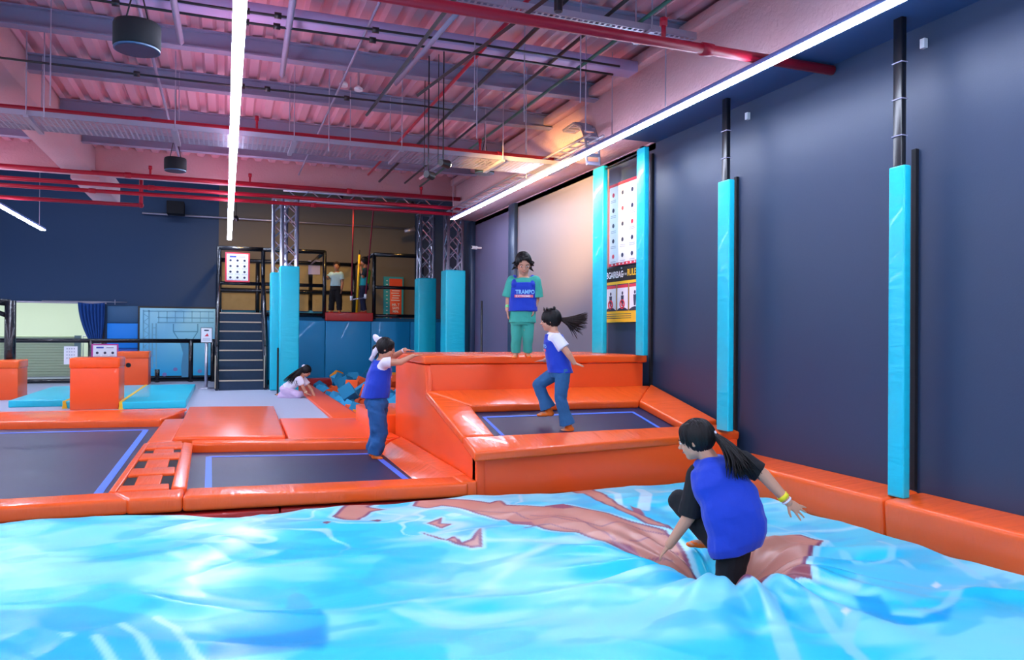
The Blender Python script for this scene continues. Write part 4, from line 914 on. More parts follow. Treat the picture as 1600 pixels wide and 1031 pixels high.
# taupe padding boards at the back of the frame and the wide blue strip
NETM = mat('tan_mesh_panel', '#8a7a55', 0.85, bump=0.6, bscale=9, var=0.2, vscale=5)
for k, (xa, xb) in enumerate(((-0.1, 0.80), (0.92, 2.28), (2.40, 3.54))):
    for j, (za, zb_) in enumerate(((PZ+0.24, Z1-0.07), (Z1+0.07, Z2-0.10))):
        tag(MB().box(xa, xb, 22.93, 22.97, za, zb_).build('mesh_panel', NETM), ['lower', 'upper'][j]+' tan mesh panel at the back of the platform '+['above the stairs', 'behind the lattice column', 'behind the trapeze'][k], 'panel')
tag(MB().box(-0.1, 3.5, 23.0, 23.06, PZ+0.02, PZ+0.26).build('print_strip', mat('blue_print_strip', '#2a86b8', 0.6)), 'low blue printed strip along the platform\'s back wall', 'strip')
# signs on the platform
a = Yp(352, 394, PY-0.07); b_ = Yp(390, 441, PY-0.07)
tb = board('rules_board', 'white rules board with red border on the platform frame above the stairs', a[0], b_[0], PY-0.07, b_[2], a[2], PRED); icons(tb, a[0], b_[0], PY-0.07, b_[2], a[2], 4, 3)
a = Yp(482, 407, 22.9); b_ = Yp(500, 429, 22.9)
tag(MB().box(a[0], b_[0], 22.90, 22.93, b_[2], a[2]).build('notice_sheet', mat('lilac_sheet', '#a09cc8', 0.6)), 'plain lilac notice sheet inside the platform frame', 'sign')
# height chart on the back wall
hc = thing('height_chart', 'turquoise and orange height chart banner with white lettering on the taupe wall', 'sign', (4.9, 23.4, PZ))
a = Yp(600, 432, 23.38); b_ = Yp(630, 504, 23.38); hx0, hx1, hz0, hz1 = a[0], b_[0], PZ+0.0, a[2]
MB().box(hx0, hx1, 23.38, 23.49, hz0, hz1).build('sheet', mat('turquoise_print', '#1f98b0', 0.6), hc)
ox0, ox1 = hx0+0.19, hx1-0.06
MB().box(ox0, ox1, 23.374, 23.38, hz0, hz1-0.06).build('orange_column', mat('orange_print', '#ee5a3a', 0.6), hc, 0.004, 1)
MB().box(ox0-0.02, ox1+0.02, 23.37, 23.375, hz1-0.30, hz1-0.06).build('orange_heading', mat('orange_print_deep', '#e24a28', 0.6), hc)
for k in range(11): MB().box(hx0+0.07, hx0+0.12, 23.374, 23.38, hz0+0.08+k*0.115, hz0+0.10+k*0.115).build('scale_mark', WHITE, hc)
cxm = (ox0+ox1)/2
for k, s_ in enumerate(('MR. T', 'SAYS', 'MIN.')): text('lettering', s_, (cxm, 23.372, hz0+0.46-k*0.105), FX, FU, 0.075, WHITE, hc, 0.002, 'CENTER', bold=0.02, squeeze=0.9)
for k in range(5): MB().box(cxm-0.14+0.02*(k % 3), cxm+0.13-0.03*(k % 2), 23.370, 23.374, hz0+0.62+k*0.075, hz0+0.645+k*0.075).build('script_line', WHITE, hc)
for k in range(2): MB().box(cxm-0.12, cxm+0.12, 23.370, 23.374, hz0+0.06+k*0.07, hz0+0.09+k*0.07).build('script_line', INK, hc)
# trapeze, yellow pole
tz = thing('trapeze', 'trapeze bar on two red ropes hanging in front of the platform', 'trapeze', (3.05, PY-0.35, 1.9))
l0 = Yp(549, 468, PY-0.4); l1 = Yp(552, 345, PY-0.4); r0 = Yp(571, 465, PY-0.4); r1 = Yp(582, 345, PY-0.4)
for q0, q1 in ((l0, l1), (r0, r1)):
    top = q0+(q1-q0)*((5.75-q0[2])/(q1[2]-q0[2]))
    MB().tube([q0, top], 0.018, 8).build('rope', mat('red_rope', '#8e1c34', 0.7), tz, smooth=True)
    MB().tube([q0+np.array([0, 0, -0.02]), q0+np.array([0, 0, 0.09])], 0.035, 8).build('grip', WHITE, tz, smooth=True)
MB().tube([l0, r0], 0.018, 10).build('bar', ALU, tz, smooth=True)
p0_ = Yp(557, 490, PY+0.18); p1_ = Yp(561.5, 398, PY+0.18)
tp = thing('hook_pole', 'long yellow pole held upright at the platform edge', 'pole', p0_)
MB().tube([p0_, p1_], 0.028, 10).build('shaft', YELLOW, tp, smooth=True); MB().tube([p1_, p1_+(p1_-p0_)*0.08], 0.012, 8).build('tip', BLACK, tp, smooth=True)
# wall conduit and things on the back wall
seg('wall_conduit', 'pale conduit running along the back wall above the platform', 'conduit', (-2.2, 23.4, 4.58), (5.5, 23.4, 4.56), 0.03, GALV)
tag(MB().box(-1.55, -1.1, 22.9, 23.4, 4.55, 4.9).build('wall_speaker', BLACKFAB, bevel=0.02, seg=2), 'black box speaker high on the navy back wall', 'speaker')
p = Yp(640, 362, 22); tag(MB().tube([p+np.array([-0.15, 0, 0]), p+np.array([0.15, 0, 0.08])], [0.05, 0.09], 12).build('wall_projector', GALV, smooth=True), 'small pale floodlight housing above the height chart', 'light')

# ================================================================ TRUSS COLUMNS
def truss_col(label, c, w, zpad, ztop, padw, z0=-0.03, group=None):
    x, y = c; t = thing('truss_column', label, 'column', (x, y, z0)); h = w/2
    cs = [(-h, -h), (h, -h), (h, h), (-h, h)]
    for dx, dy in cs: MB().tube([(x+dx, y+dy, z0), (x+dx, y+dy, ztop)], 0.032, 10).build('chord', ALU, t, smooth=True)
    step = w*1.05; z = zpad-0.1; k = 0
    while z < ztop-step*0.5:
        for i in range(4):
            a = cs[i]; b_ = cs[(i+1) % 4]
            if k % 2: a, b_ = b_, a
            MB().tube([(x+a[0], y+a[1], z), (x+b_[0], y+b_[1], min(z+step, ztop))], 0.014, 6).build('brace', ALU, t)
            MB().tube([(x+b_[0], y+b_[1], z), (x+(a[0]+b_[0])/2, y+(a[1]+b_[1])/2, z+step/2)], 0.012, 6).build('brace', ALU, t)
        z += step; k += 1
    MB().box(x-padw/2, x+padw/2, y-padw/2, y+padw/2, z0, zpad).build('foam_sleeve', CYAN, t, 0.03, 3)
    MB().box(x-h-0.04, x+h+0.04, y-h-0.04, y+h+0.04, ztop-0.01, ztop+0.02).build('head_plate', ALU, t)
truss_col('lattice column in a bright cyan sleeve beside the kneeling child', (1.26, 16.7), 0.30, 2.67, 4.10, 0.40)
truss_col('lattice column in a cyan sleeve half hidden behind the first one by the stairs', (1.14, 17.9), 0.28, 2.62, 4.28, 0.40)
truss_col('lattice column in a cyan sleeve in front of the height chart', (4.36, 17.2), 0.30, 2.55, 4.04, 0.42, -0.45)
truss_col('lattice column in a cyan sleeve close to the dark side wall', (4.46, 15.25), 0.30, 2.59, 3.78, 0.42, -0.45)
hb = thing('truss_beam', 'horizontal lattice truss joining the columns under the pink back beam', 'truss', (2.9, 16.9, 4.0))
for dy in (-0.13, 0.13):
    for dz in (0, 0.24): MB().tube([(1.15, 16.9+dy, 4.14+dz-0.03), (4.7, 16.9+dy, 4.14+dz-0.05)], 0.026, 8).build('chord', ALU, hb, smooth=True)
for k in range(14):
    xa = 1.2+k*0.25
    MB().tube([(xa, 16.77, 4.12 if k % 2 else 4.34), (xa+0.25, 16.77, 4.34 if k % 2 else 4.12)], 0.012, 6).build('brace', ALU, hb)
t = thing('fire_hose_post', 'slim dark bar standing beside the bright cyan sleeve', 'bar', (1.0, 16.45, -0.03))
MB().tube([(1.03, 16.45, -0.03), (1.03, 16.45, 0.95)], 0.02, 8).build('bar', BLACK, t); MB().lathe([(0.06, 0), (0.05, 0.02)], (1.03, 16.45, -0.03), 12).build('foot', BLACK, t)
# ================================================================ PEOPLE
SKIN = mat('skin_tan', '#d29a7c', 0.5, var=0.06, vscale=8); SKIN2 = mat('skin_brown', '#b47a58', 0.5, var=0.06, vscale=8)
HAIR = mat('black_hair', '#100c0c', 0.5, spec=0.3, bump=0.5, bscale=40, stretch=(1, 1, 0.15)); HAIR2 = mat('dark_brown_hair', '#24140f', 0.5, spec=0.3, bump=0.5, bscale=40, stretch=(1, 1, 0.15))
VEST = mat('royal_blue_cloth', '#0038bc', 0.75, bump=0.25, bscale=14, sheen=0.2)
DENIM = mat('blue_denim', '#2a6496', 0.85, bump=0.35, bscale=25, var=0.15, vscale=12); DENIM2 = mat('mid_denim', '#1f5f9c', 0.85, bump=0.4, bscale=18, var=0.2, vscale=9)
GREENC = mat('green_cotton', '#3fae9a', 0.85, bump=0.25, bscale=16); WHITEC = mat('white_cotton', '#e8e6f2', 0.85, bump=0.25, bscale=18); LILACC = mat('lilac_cotton', '#c9b6d8', 0.85, bump=0.3, bscale=18)
BLACKC = mat('black_cotton', '#0c0d14', 0.85, bump=0.2, bscale=18); NAVYC = mat('navy_cotton', '#1d2440', 0.85, bump=0.2, bscale=18)
SOCK = mat('orange_grip_sock', '#ff7a1e', 0.8, bump=0.2, bscale=40); LIP = mat('lip', '#a8564c', 0.5); EYEW = mat('eye_white', '#efeae6', 0.3); EYEB = mat('eye_brown', '#1e120c', 0.2)
LETB = mat('vest_letter_blue', '#8fd0ff', 0.7); LETR = mat('vest_band_red', '#f06a78', 0.7)

def fuse(name, mb, voxel, m, parent, smooth_it=4, wr=0.0, wf=20.0, seed=0):
    base = BASE[parent.name]
    me = bpy.data.meshes.new(name); me.from_pydata([tuple(np.array(p)-base) for p in mb.v], [], mb.f)
    bm = bmesh.new(); bm.from_mesh(me); bmesh.ops.recalc_face_normals(bm, faces=bm.faces); bm.to_mesh(me); bm.free()
    tmp = bpy.data.objects.new('tmp', me); COL.objects.link(tmp)
    r = tmp.modifiers.new('r', 'REMESH'); r.mode = 'VOXEL'; r.voxel_size = voxel; r.use_smooth_shade = True
    s = tmp.modifiers.new('s', 'SMOOTH'); s.factor = 0.5; s.iterations = smooth_it
    bpy.context.view_layer.update()
    m2 = bpy.data.meshes.new_from_object(tmp.evaluated_get(bpy.context.evaluated_depsgraph_get()))
    bpy.data.objects.remove(tmp); bpy.data.meshes.remove(me)
    m2.name = name
    if wr > 0:     # cloth wrinkles: real relief along the normals
        n = len(m2.vertices); co = np.zeros(n*3); no = np.zeros(n*3); m2.vertices.foreach_get('co', co); m2.vertices.foreach_get('normal', no)
        co = co.reshape(-1, 3); no = no.reshape(-1, 3)
        a = vnoise(co[:, 0]*wf+seed, co[:, 2]*wf*0.8+co[:, 1]*wf*0.7, seed+3)+0.6*vnoise(co[:, 1]*wf*1.7-seed, co[:, 2]*wf*1.5+co[:, 0]*wf*0.6, seed+5)
        co = co+no*((a-0.8)*wr)[:, None]; m2.vertices.foreach_set('co', co.ravel())
    m2.polygons.foreach_set('use_smooth', [True]*len(m2.polygons)); m2.materials.clear(); m2.materials.append(m)
    o = bpy.data.objects.new(name, m2); COL.objects.link(o); o.parent = parent; BASE[o.name] = base
    return o

def A(*p): return np.array(p, float)
def torso_loft(mb, secs, n=24, e=2.4):
    """secs: (centre, right unit, fwd unit, half width, half depth)"""
    rings = []
    for c, r, f, hw, hd in secs:
        r = _u(r); f = _u(np.array(f)-r*np.dot(f, r)); row = []
        for j in range(n):
            a = 2*PI*j/n; ca, sa = math.cos(a), math.sin(a); k = (abs(ca)**e+abs(sa)**e)**(-1/e)
            row.append(np.array(c)+k*(ca*r*hw+sa*f*hd))
        rings.append(row)
    mb.loft(rings); return mb
def lerp(a, b, t): return np.array(a)*(1-t)+np.array(b)*t
def head_geo(mb, c, f, up, h):
    f = _u(f); up = _u(np.array(up)-f*np.dot(up, f)); r = np.cross(f, up)
    P = lambda a, b, d: c+r*a*h+f*b*h+up*d*h
    mb.ell(P(0, -0.03, 0.07), r*0.34*h, f*0.41*h, up*0.43*h, 24, 16)
    mb.ell(P(0, 0.06, -0.16), r*0.27*h, f*0.31*h, up*0.32*h, 20, 12)
    mb.ell(P(0, 0.20, -0.36), r*0.13*h, f*0.14*h, up*0.12*h, 14, 8)
    for s in (-1, 1):
        mb.ell(P(s*0.14, 0.22, -0.13), r*0.11*h, f*0.12*h, up*0.12*h, 12, 8)
        mb.ell(P(s*0.335, -0.04, -0.03), r*0.035*h, f*0.075*h, up*0.115*h, 12, 8)
    mb.ell(P(0, 0.37, -0.01), r*0.035*h, f*0.06*h, up*0.12*h, 10, 8)
    mb.ell(P(0, 0.41, -0.10), r*0.058*h, f*0.075*h, up*0.055*h, 10, 8)
    mb.ell(P(0, 0.335, -0.235), r*0.09*h, f*0.05*h, up*0.045*h, 10, 8)
    return P, r, f, up
def face(parent, P, r, f, up, h, smile=0.0):
    for s in (-1, 1):
        c = P(s*0.145, 0.335, 0.015)
        ey = MB().ell(c, r*0.066*h, f*0.033*h, up*0.026*h, 12, 8).build('eye', EYEW, parent, smooth=True)
        MB().ell(P(s*0.145, 0.362, 0.013), r*0.034*h, f*0.014*h, up*0.025*h, 12, 8).build('iris', EYEB, ey, smooth=True)
        MB().tube([P(s*0.07, 0.368, 0.095), P(s*0.15, 0.365, 0.115), P(s*0.235, 0.30, 0.095)], [0.012*h, 0.016*h, 0.008*h], 6).build('eyebrow', HAIR, parent, smooth=True)
    MB().tube([P(-0.10, 0.335, -0.225+smile), P(-0.05, 0.375, -0.24), P(0, 0.385, -0.245), P(0.05, 0.375, -0.24), P(0.10, 0.335, -0.225+smile)], [0.008*h, 0.018*h, 0.02*h, 0.018*h, 0.008*h], 6).build('mouth', LIP, parent, smooth=True)
def hair_cap(mb, P, r, f, up, h, back=0.14, seed=1, grow=1.0, low=0.12):
    rr = random.Random(seed); ph = [rr.uniform(0, 6) for _ in range(6)]
    def fn(th, p): return 1+0.018*math.sin(23*p+ph[0]+3*th)+0.014*math.sin(41*p+ph[1]-4*th)+0.012*math.sin(11*p+ph[2])
    mb.ell(P(0, -back, low), r*0.385*h*grow, f*0.46*h*grow, up*0.455*h*grow, 64, 24, fn)
def strands(mb, roots, tips, mid, rad, n=5, seg_=7):
    for a, b, c in zip(roots, tips, mid):
        pts_ = [(1-t)**2*np.array(a)+2*t*(1-t)*np.array(c)+t*t*np.array(b) for t in np.linspace(0, 1, seg_)]
        mb.tube(pts_, [rad*(1-0.85*(k/(seg_-1))**2) for k in range(seg_)], n)
def fringe(mb, P, h, spec, seed, rad=0.02, count=26):
    """short locks lying over the forehead and temples"""
    rr = random.Random(seed)
    for k in range(count):
        a = -1+2*k/(count-1); x = 0.36*math.sin(a*1.5); y = 0.335*math.cos(a*1.45)-0.05; j = rr.uniform(-0.03, 0.03)
        L = spec(a)+rr.uniform(-0.03, 0.03)
        root = P(x*0.55, y*0.55, 0.47); mid_ = P(x*1.0, y*1.18+0.02, 0.40); tip = P(x*1.06+j, y*1.12+0.02, 0.36-L)
        pts_ = [(1-t)**2*root+2*t*(1-t)*mid_+t*t*tip for t in np.linspace(0, 1, 7)]
        mb.tube(pts_, [rad*h*1.9*(1-0.7*(q/6)**2) for q in range(7)], 6)
def hand(mb, w, d, nrm, L, thumb=1, curl=0.25, spread=0.12, n=8):
    """w wrist, d finger direction, nrm palm normal; thumb side = thumb * cross(d, nrm)"""
    d = _u(d); nrm = _u(np.array(nrm)-d*np.dot(nrm, d)); s = np.cross(d, nrm)*thumb; w = np.array(w)
    mb.ell(w+d*L*0.28, d*L*0.31, s*L*0.215, nrm*L*0.095, 14, 8)
    mb.ell(w+d*L*0.42, d*L*0.14, s*L*0.22, nrm*L*0.08, 14, 8)
    for k, (off, ln) in enumerate(((0.165, 0.42), (0.055, 0.48), (-0.055, 0.45), (-0.16, 0.36))):
        b = w+d*L*0.46+s*L*off; dd = _u(d+s*spread*(1.5-k)*0.9)
        p1 = b+dd*L*ln*0.45+nrm*L*0.02*curl; d2 = _u(dd+nrm*curl); p2 = p1+d2*L*ln*0.32; d3 = _u(dd+nrm*curl*2.2); p3 = p2+d3*L*ln*0.26
        mb.chain([b, p1, p2, p3], [L*0.052, L*0.050, L*0.044, L*0.036], n)
    b = w+d*L*0.14+s*L*0.16; p1 = b+_u(d*0.6+s*0.8)*L*0.22; p2 = p1+_u(d*0.85+s*0.45+nrm*0.2)*L*0.2
    mb.chain([b, p1, p2], [L*0.072, L*0.058, L*0.042], n)
def foot(mb, ankle, toe_dir, up, L, r=1.0):
    t = _u(toe_dir); up = _u(np.array(up)-t*np.dot(up, t)); s = np.cross(t, up)
    a = np.array(ankle)
    mb.chain([a, a-up*L*0.22-t*L*0.08], [L*0.16*r, L*0.155*r])
    mb.ell(a-up*L*0.24-t*L*0.10, t*L*0.19, s*L*0.16, up*L*0.15, 14, 8)
    mb.ell(a-up*L*0.25+t*L*0.20, t*L*0.34, s*L*0.165, up*L*0.135, 14, 8)
    mb.ell(a-up*L*0.28+t*L*0.44, t*L*0.20, s*L*0.175, up*L*0.09, 14, 8)
def person(label, d0, base_z=None):
    def J(u, v, dd=0.0): return Dp(u, v, d0+dd)
    return J
RC = CM @ A(1, 0, 0); UC = A(0, 0, 1.0); FC = _u(FWD*A(1, 1, 0))     # picture right, up, away (all real world directions)
def D3(r, a, u=0.0): return _u(RC*r+FC*a+UC*u)     # right, away, up

# ---------------------------------------------------------------- child crouching on the airbag
J = person('', 4.6)
t = thing('person', 'child in blue bib and black leggings crouching on the airbag, dark ponytail', 'person', J(1130, 905)*A(1, 1, 0)+A(0, 0, -0.36))
f_h = D3(-0.86, 0.42, -0.28); up_h = D3(-0.25, 0.1, 0.95); hc_ = J(1085, 688, 0.10); hh = 0.235
sp_neck = J(1108, 716, 0.08); sp_chest = J(1124, 752, 0.02); sp_mid = J(1138, 800, -0.02); sp_hip = J(1148, 848, -0.02)
rt_ = D3(0.82, 0.10, 0.22); fw_ = D3(-0.35, 0.9, -0.2)
shL = J(1092, 742, 0.10); shR = J(1160, 722, 0.02)
elL = J(1076, 808, 0.12); wrL = J(1046, 851, 0.17); elR = J(1193, 742, -0.02); wrR = J(1231, 784, -0.04)
hpL = J(1128, 846, 0.06); hpR = J(1148, 852, -0.02); knL = J(1062, 782, 0.34); anL = J(1103, 838, 0.40)
knR = J(1134, 930, 0.0); anR = J(1140, 990, 0.05)
mb = MB(); V = 0.0055
torso_loft(mb, [(sp_neck, rt_, fw_, 0.07, 0.06), (lerp(sp_neck, sp_chest, .5), rt_, fw_, 0.135, 0.085), (sp_chest, rt_, fw_, 0.15, 0.10), (sp_mid, rt_, fw_, 0.13, 0.095), (sp_hip, rt_, fw_, 0.145, 0.105)])
P, r_, f_, u_ = head_geo(mb, hc_, f_h, up_h, hh)
mb.chain([P(0, -0.1, -0.2), sp_neck, lerp(sp_neck, sp_chest, .4)], [0.052, 0.056, 0.07])
mb.chain([shL, elL, wrL], [0.055, 0.041, 0.028]); mb.chain([shR, elR, wrR], [0.055, 0.040, 0.027])
mb.chain([sp_chest, shL], [0.08, 0.055]); mb.chain([sp_chest, shR], [0.08, 0.055])
hand(mb, wrL, D3(-0.5, 0.25, -0.75), D3(-0.6, 0.1, 0.4)*-1, 0.135, -1, 0.35, 0.14)
hand(mb, wrR, D3(0.80, 0.05, -0.58), D3(-0.15, 0.95, -0.2), 0.148, -1, 0.12, 0.24)
mb.chain([hpL, knL, anL], [0.085, 0.06, 0.042]); mb.chain([hpR, knR, anR], [0.09, 0.062, 0.045])
foot(mb, anL, D3(-0.95, 0.2, 0.0), UC, 0.20); foot(mb, anR, D3(-0.8, 0.5, 0), UC, 0.20)
fuse('body', mb, 0.0045, SKIN, t, 3)
face(t, P, r_, f_, u_, hh)
mb = MB()   # leggings
mb.chain([hpL, knL, lerp(knL, anL, 0.96)], [0.097, 0.075, 0.052], 14, True); mb.chain([hpR, knR, lerp(knR, anR, 0.9)], [0.102, 0.076, 0.058], 14, True)
torso_loft(mb, [(lerp(sp_mid, sp_hip, .4), rt_, fw_, 0.14, 0.11), (sp_hip, rt_, fw_, 0.158, 0.118), (sp_hip-UC*0.06, rt_, fw_, 0.145, 0.11)])
fuse('leggings', mb, 0.007, BLACKC, t, 4, 0.006, 18, 2)
mb = MB()   # black tee sleeves
mb.chain([lerp(shL, sp_chest, .3), shL, lerp(shL, elL, 0.96)], [0.08, 0.077, 0.070], 14, True); mb.chain([lerp(shR, sp_chest, .3), shR, lerp(shR, elR, 0.85)], [0.08, 0.074, 0.064], 14, True)
torso_loft(mb, [(lerp(sp_neck, sp_chest, .1), rt_, fw_, 0.07, 0.06), (lerp(sp_neck, sp_chest, .5), rt_, fw_, 0.12, 0.085), (sp_chest, rt_, fw_, 0.142, 0.103), (sp_mid, rt_, fw_, 0.132, 0.098)])
fuse('tee_shirt', mb, 0.006, BLACKC, t, 4, 0.005, 22, 4)
mb = MB()   # bib
hem = sp_hip+UC*-0.055+RC*0.02
torso_loft(mb, [(lerp(sp_neck, sp_chest, -.05), rt_, fw_, 0.075, 0.075), (lerp(sp_neck, sp_chest, .35), rt_, fw_, 0.14, 0.115), (sp_chest, rt_, fw_, 0.168, 0.13), (lerp(sp_chest, sp_mid, .5)+RC*.02, rt_, fw_, 0.178, 0.135), (sp_mid+RC*0.025, rt_, fw_, 0.185, 0.138), (lerp(sp_mid, sp_hip, .5)+RC*.03, rt_, fw_, 0.185, 0.14), (sp_hip+RC*0.005, rt_, fw_, 0.178, 0.142), (hem-RC*.015, rt_, fw_, 0.155, 0.13)])
fuse('bib', mb, 0.006, VEST, t, 3, 0.016, 12, 7)
mb = MB(); hair_cap(mb, P, r_, f_, u_, hh, 0.12, 3, 1.02, 0.10); fringe(mb, P, hh, lambda a: 0.28+0.18*abs(a), 5)
tie = P(0.02, -0.52, 0.06); hb_ = mb.build('hair', HAIR, t, smooth=True)
mb = MB(); rr = random.Random(5); rt2, tp2, md2 = [], [], []
for k in range(90):
    a = rr.uniform(0, 2*PI); q = rr.random()**0.5; off = RC*math.cos(a)*q+FC*math.sin(a)*q
    rt2.append(tie+off*0.016); md2.append(tie+RC*0.11-FC*0.08-UC*0.07+off*0.045+UC*math.sin(a)*0.02); tp2.append(J(1165+rr.uniform(-24, 16), 744+rr.uniform(-12, 6), -0.10)+off*0.045)
strands(mb, rt2, tp2, md2, 0.010, 5); mb.build('ponytail', HAIR, t, smooth=True)
MB().ell(tie, RC*0.024, FC*0.024, UC*0.024, 14, 10).build('hair_tie', WHITEC, t, smooth=True)
wd = _u(elR-wrR)
MB().tube([wrR+wd*0.055, wrR+wd*0.028], 0.034, 16).build('wristband', mat('yellow_band', '#f0e020', 0.5), t, smooth=True); MB().tube([wrR+wd*0.016, wrR+wd*0.006], 0.032, 16).build('bracelet', WHITEC, t, smooth=True)
mb = MB(); foot(mb, anL, D3(-0.95, 0.2, 0.0), UC, 0.205, 1.12); fuse('sock', mb, 0.006, SOCK, t, 3); mb = MB(); foot(mb, anR, D3(-0.8, 0.5, 0), UC, 0.205, 1.12); fuse('sock', mb, 0.007, SOCK, t, 3)

def vest_logo(parent, vest, c, right, up, w):
    bv = bvh_of(vest); parent = vest; right = _u(right); up = _u(up); c = np.array(c)
    text('vest_lettering', 'TRAMPO', c-right*w*0.5, right, up, w*0.24, LETB, parent, 0.004, target=bv, bold=0.03, squeeze=0.85)
    n = np.cross(right, up); rows = []
    for k in range(3):
        rows.append([wrap(bv, c+right*w*(-0.56+1.12*i/8)-up*w*(0.06+0.08*k), n, 0.005) for i in range(9)])
    vs = [p for r in rows for p in r]; fs = [(k*9+i, k*9+i+1, (k+1)*9+i+1, (k+1)*9+i) for k in range(2) for i in range(8)]
    o = link('vest_band', vs, fs, LETR, parent); md = o.modifiers.new('s', 'SOLIDIFY'); md.thickness = 0.003; md.offset = 0
    text('vest_lettering', 'EXTREME', c-right*w*0.5-up*w*0.20, right, up, w*0.12, WHITEC, parent, 0.008, target=bv, bold=0.02, squeeze=1.25)

# ---------------------------------------------------------------- boy on the ledge
def ramp_hit(u, v, off=-0.085):
    d = ray(u, v); tt = (0.30+off-0.2*6.2-CAMH)/(d[2]-0.2*d[1]); return ORG+d*tt
ft_ = Zp(814, 557, 1.03); d0 = float(np.dot(ft_-ORG, FWD)); J = person('', d0)
t = thing('person', 'boy in green clothes and blue bib standing on the tower ledge looking down', 'person', ft_)
rt_ = D3(1, 0.05); fw_ = D3(-0.05, -1); S_ = d0/FOC
hh = 0.225; hc_ = J(818, 414, -0.03); f_h = D3(0.12, -0.93, -0.36); up_h = D3(0.02, -0.30, 0.95)
neck = J(818, 433, 0); chest = J(818, 448, 0); mid = J(817, 472, 0); hip = J(816, 499, 0.0)
shL, shR = J(801, 440, 0.0), J(836, 440, 0.0); elL, elR = J(795, 467, 0.02), J(838, 467, 0.02); wrL, wrR = J(793, 484, -0.02), J(834, 482, -0.05)
hpL, hpR = J(809, 503, 0), J(824, 503, 0); knL, knR = J(806.5, 529, -0.02), J(825, 529, -0.02); anL, anR = J(805.5, 551, 0), J(824.5, 549.5, 0.02)
mb = MB()
torso_loft(mb, [(neck, rt_, fw_, 0.06, 0.055), (lerp(neck, chest, .5), rt_, fw_, 0.125, 0.075), (chest, rt_, fw_, 0.135, 0.085), (mid, rt_, fw_, 0.115, 0.08), (hip, rt_, fw_, 0.12, 0.085)])
P, r_, f_, u_ = head_geo(mb, hc_, f_h, up_h, hh); mb.chain([P(0, -0.1, -0.2), neck], [0.048, 0.052])
mb.chain([chest, shL, elL, wrL], [0.07, 0.048, 0.036, 0.025]); mb.chain([chest, shR, elR, wrR], [0.07, 0.048, 0.036, 0.025])
hand(mb, wrL, D3(0.05, -0.1, -1), D3(1, 0.2, 0), 0.115, -1, 0.3); hand(mb, wrR, D3(-0.1, -0.25, -0.95), D3(-1, 0.2, 0), 0.115, 1, 0.5)
mb.chain([hpL, knL, anL], [0.075, 0.05, 0.036]); mb.chain([hpR, knR, anR], [0.075, 0.05, 0.036])
foot(mb, anL, D3(-0.15, -1), UC, 0.17); foot(mb, anR, D3(0.2, -1), UC, 0.17)
fuse('body', mb, 0.0055, SKIN, t, 3); face(t, P, r_, f_, u_, hh, 0.02)
mb = MB(); mb.chain([hpL, knL, lerp(knL, anL, 1.0)], [0.080, 0.055, 0.053], 14, True); mb.chain([hpR, knR, lerp(knR, anR, 1.0)], [0.080, 0.055, 0.053], 14, True)
torso_loft(mb, [(hip+UC*.06, rt_, fw_, 0.125, 0.09), (hip-UC*0.02, rt_, fw_, 0.135, 0.10), (hip-UC*0.06, rt_, fw_, 0.125, 0.095)]); fuse('trousers', mb, 0.006, GREENC, t, 2, 0.010, 16, 3)
mb = MB(); torso_loft(mb, [(neck-UC*.01, rt_, fw_, 0.075, 0.066), (lerp(neck, chest, .5), rt_, fw_, 0.132, 0.082), (chest, rt_, fw_, 0.142, 0.092), (mid, rt_, fw_, 0.135, 0.092), (J(816, 504), rt_, fw_, 0.150, 0.105)])
mb.chain([lerp(shL, chest, .3), shL, lerp(shL, elL, 0.9)], [0.07, 0.068, 0.080], 14, True); mb.chain([lerp(shR, chest, .3), shR, lerp(shR, elR, 0.9)], [0.07, 0.068, 0.080], 14, True); fuse('tee_shirt', mb, 0.006, GREENC, t, 4, 0.008, 16, 5)
mb = MB()
torso_loft(mb, [(chest+UC*0.045, rt_, fw_, 0.128, 0.104), (chest, rt_, fw_, 0.148, 0.112), (mid, rt_, fw_, 0.152, 0.112), (J(817, 486.5), rt_, fw_, 0.162, 0.118)])
for s in (-1, 1): mb.chain([chest+rt_*0.098*s+fw_*0.072+UC*.02, neck+rt_*0.098*s+UC*-0.005, chest+rt_*0.098*s-fw_*0.072+UC*.02], [0.034, 0.032, 0.034], 10)
vb = fuse('bib', mb, 0.006, VEST, t, 3, 0.006, 14, 9); vest_logo(t, vb, J(818.5, 459, -0.1), rt_, UC, 0.18)
mb = MB(); hair_cap(mb, P, r_, f_, u_, hh, 0.17, 8, 1.08, 0.14); fringe(mb, P, hh, lambda a: 0.02+0.50*abs(a)**1.3, 8, 0.022, 30)
for k in range(26):
    a = rr.uniform(-2.6, 2.6); q = P(0.40*math.sin(a), -0.12-0.40*math.cos(a)*0.9, rr.uniform(-0.15, 0.25)); mb.tube([q, q+(_u(q-hc_)*0.035-UC*0.02)*rr.uniform(.5, 1.3)], [0.018, 0.004], 5)
mb.build('hair', HAIR, t, smooth=True)
wd = _u(elL-wrL); MB().tube([wrL+wd*0.05, wrL+wd*0.02], 0.030, 14).build('wristband', mat('lime_band', '#7fe08a', 0.5), t, smooth=True)
for an, td in ((anL, D3(-0.15, -1)), (anR, D3(0.2, -1))):
    mb = MB(); foot(mb, an, td, UC, 0.172, 1.12); fuse('sock', mb, 0.006, SOCK, t, 3)

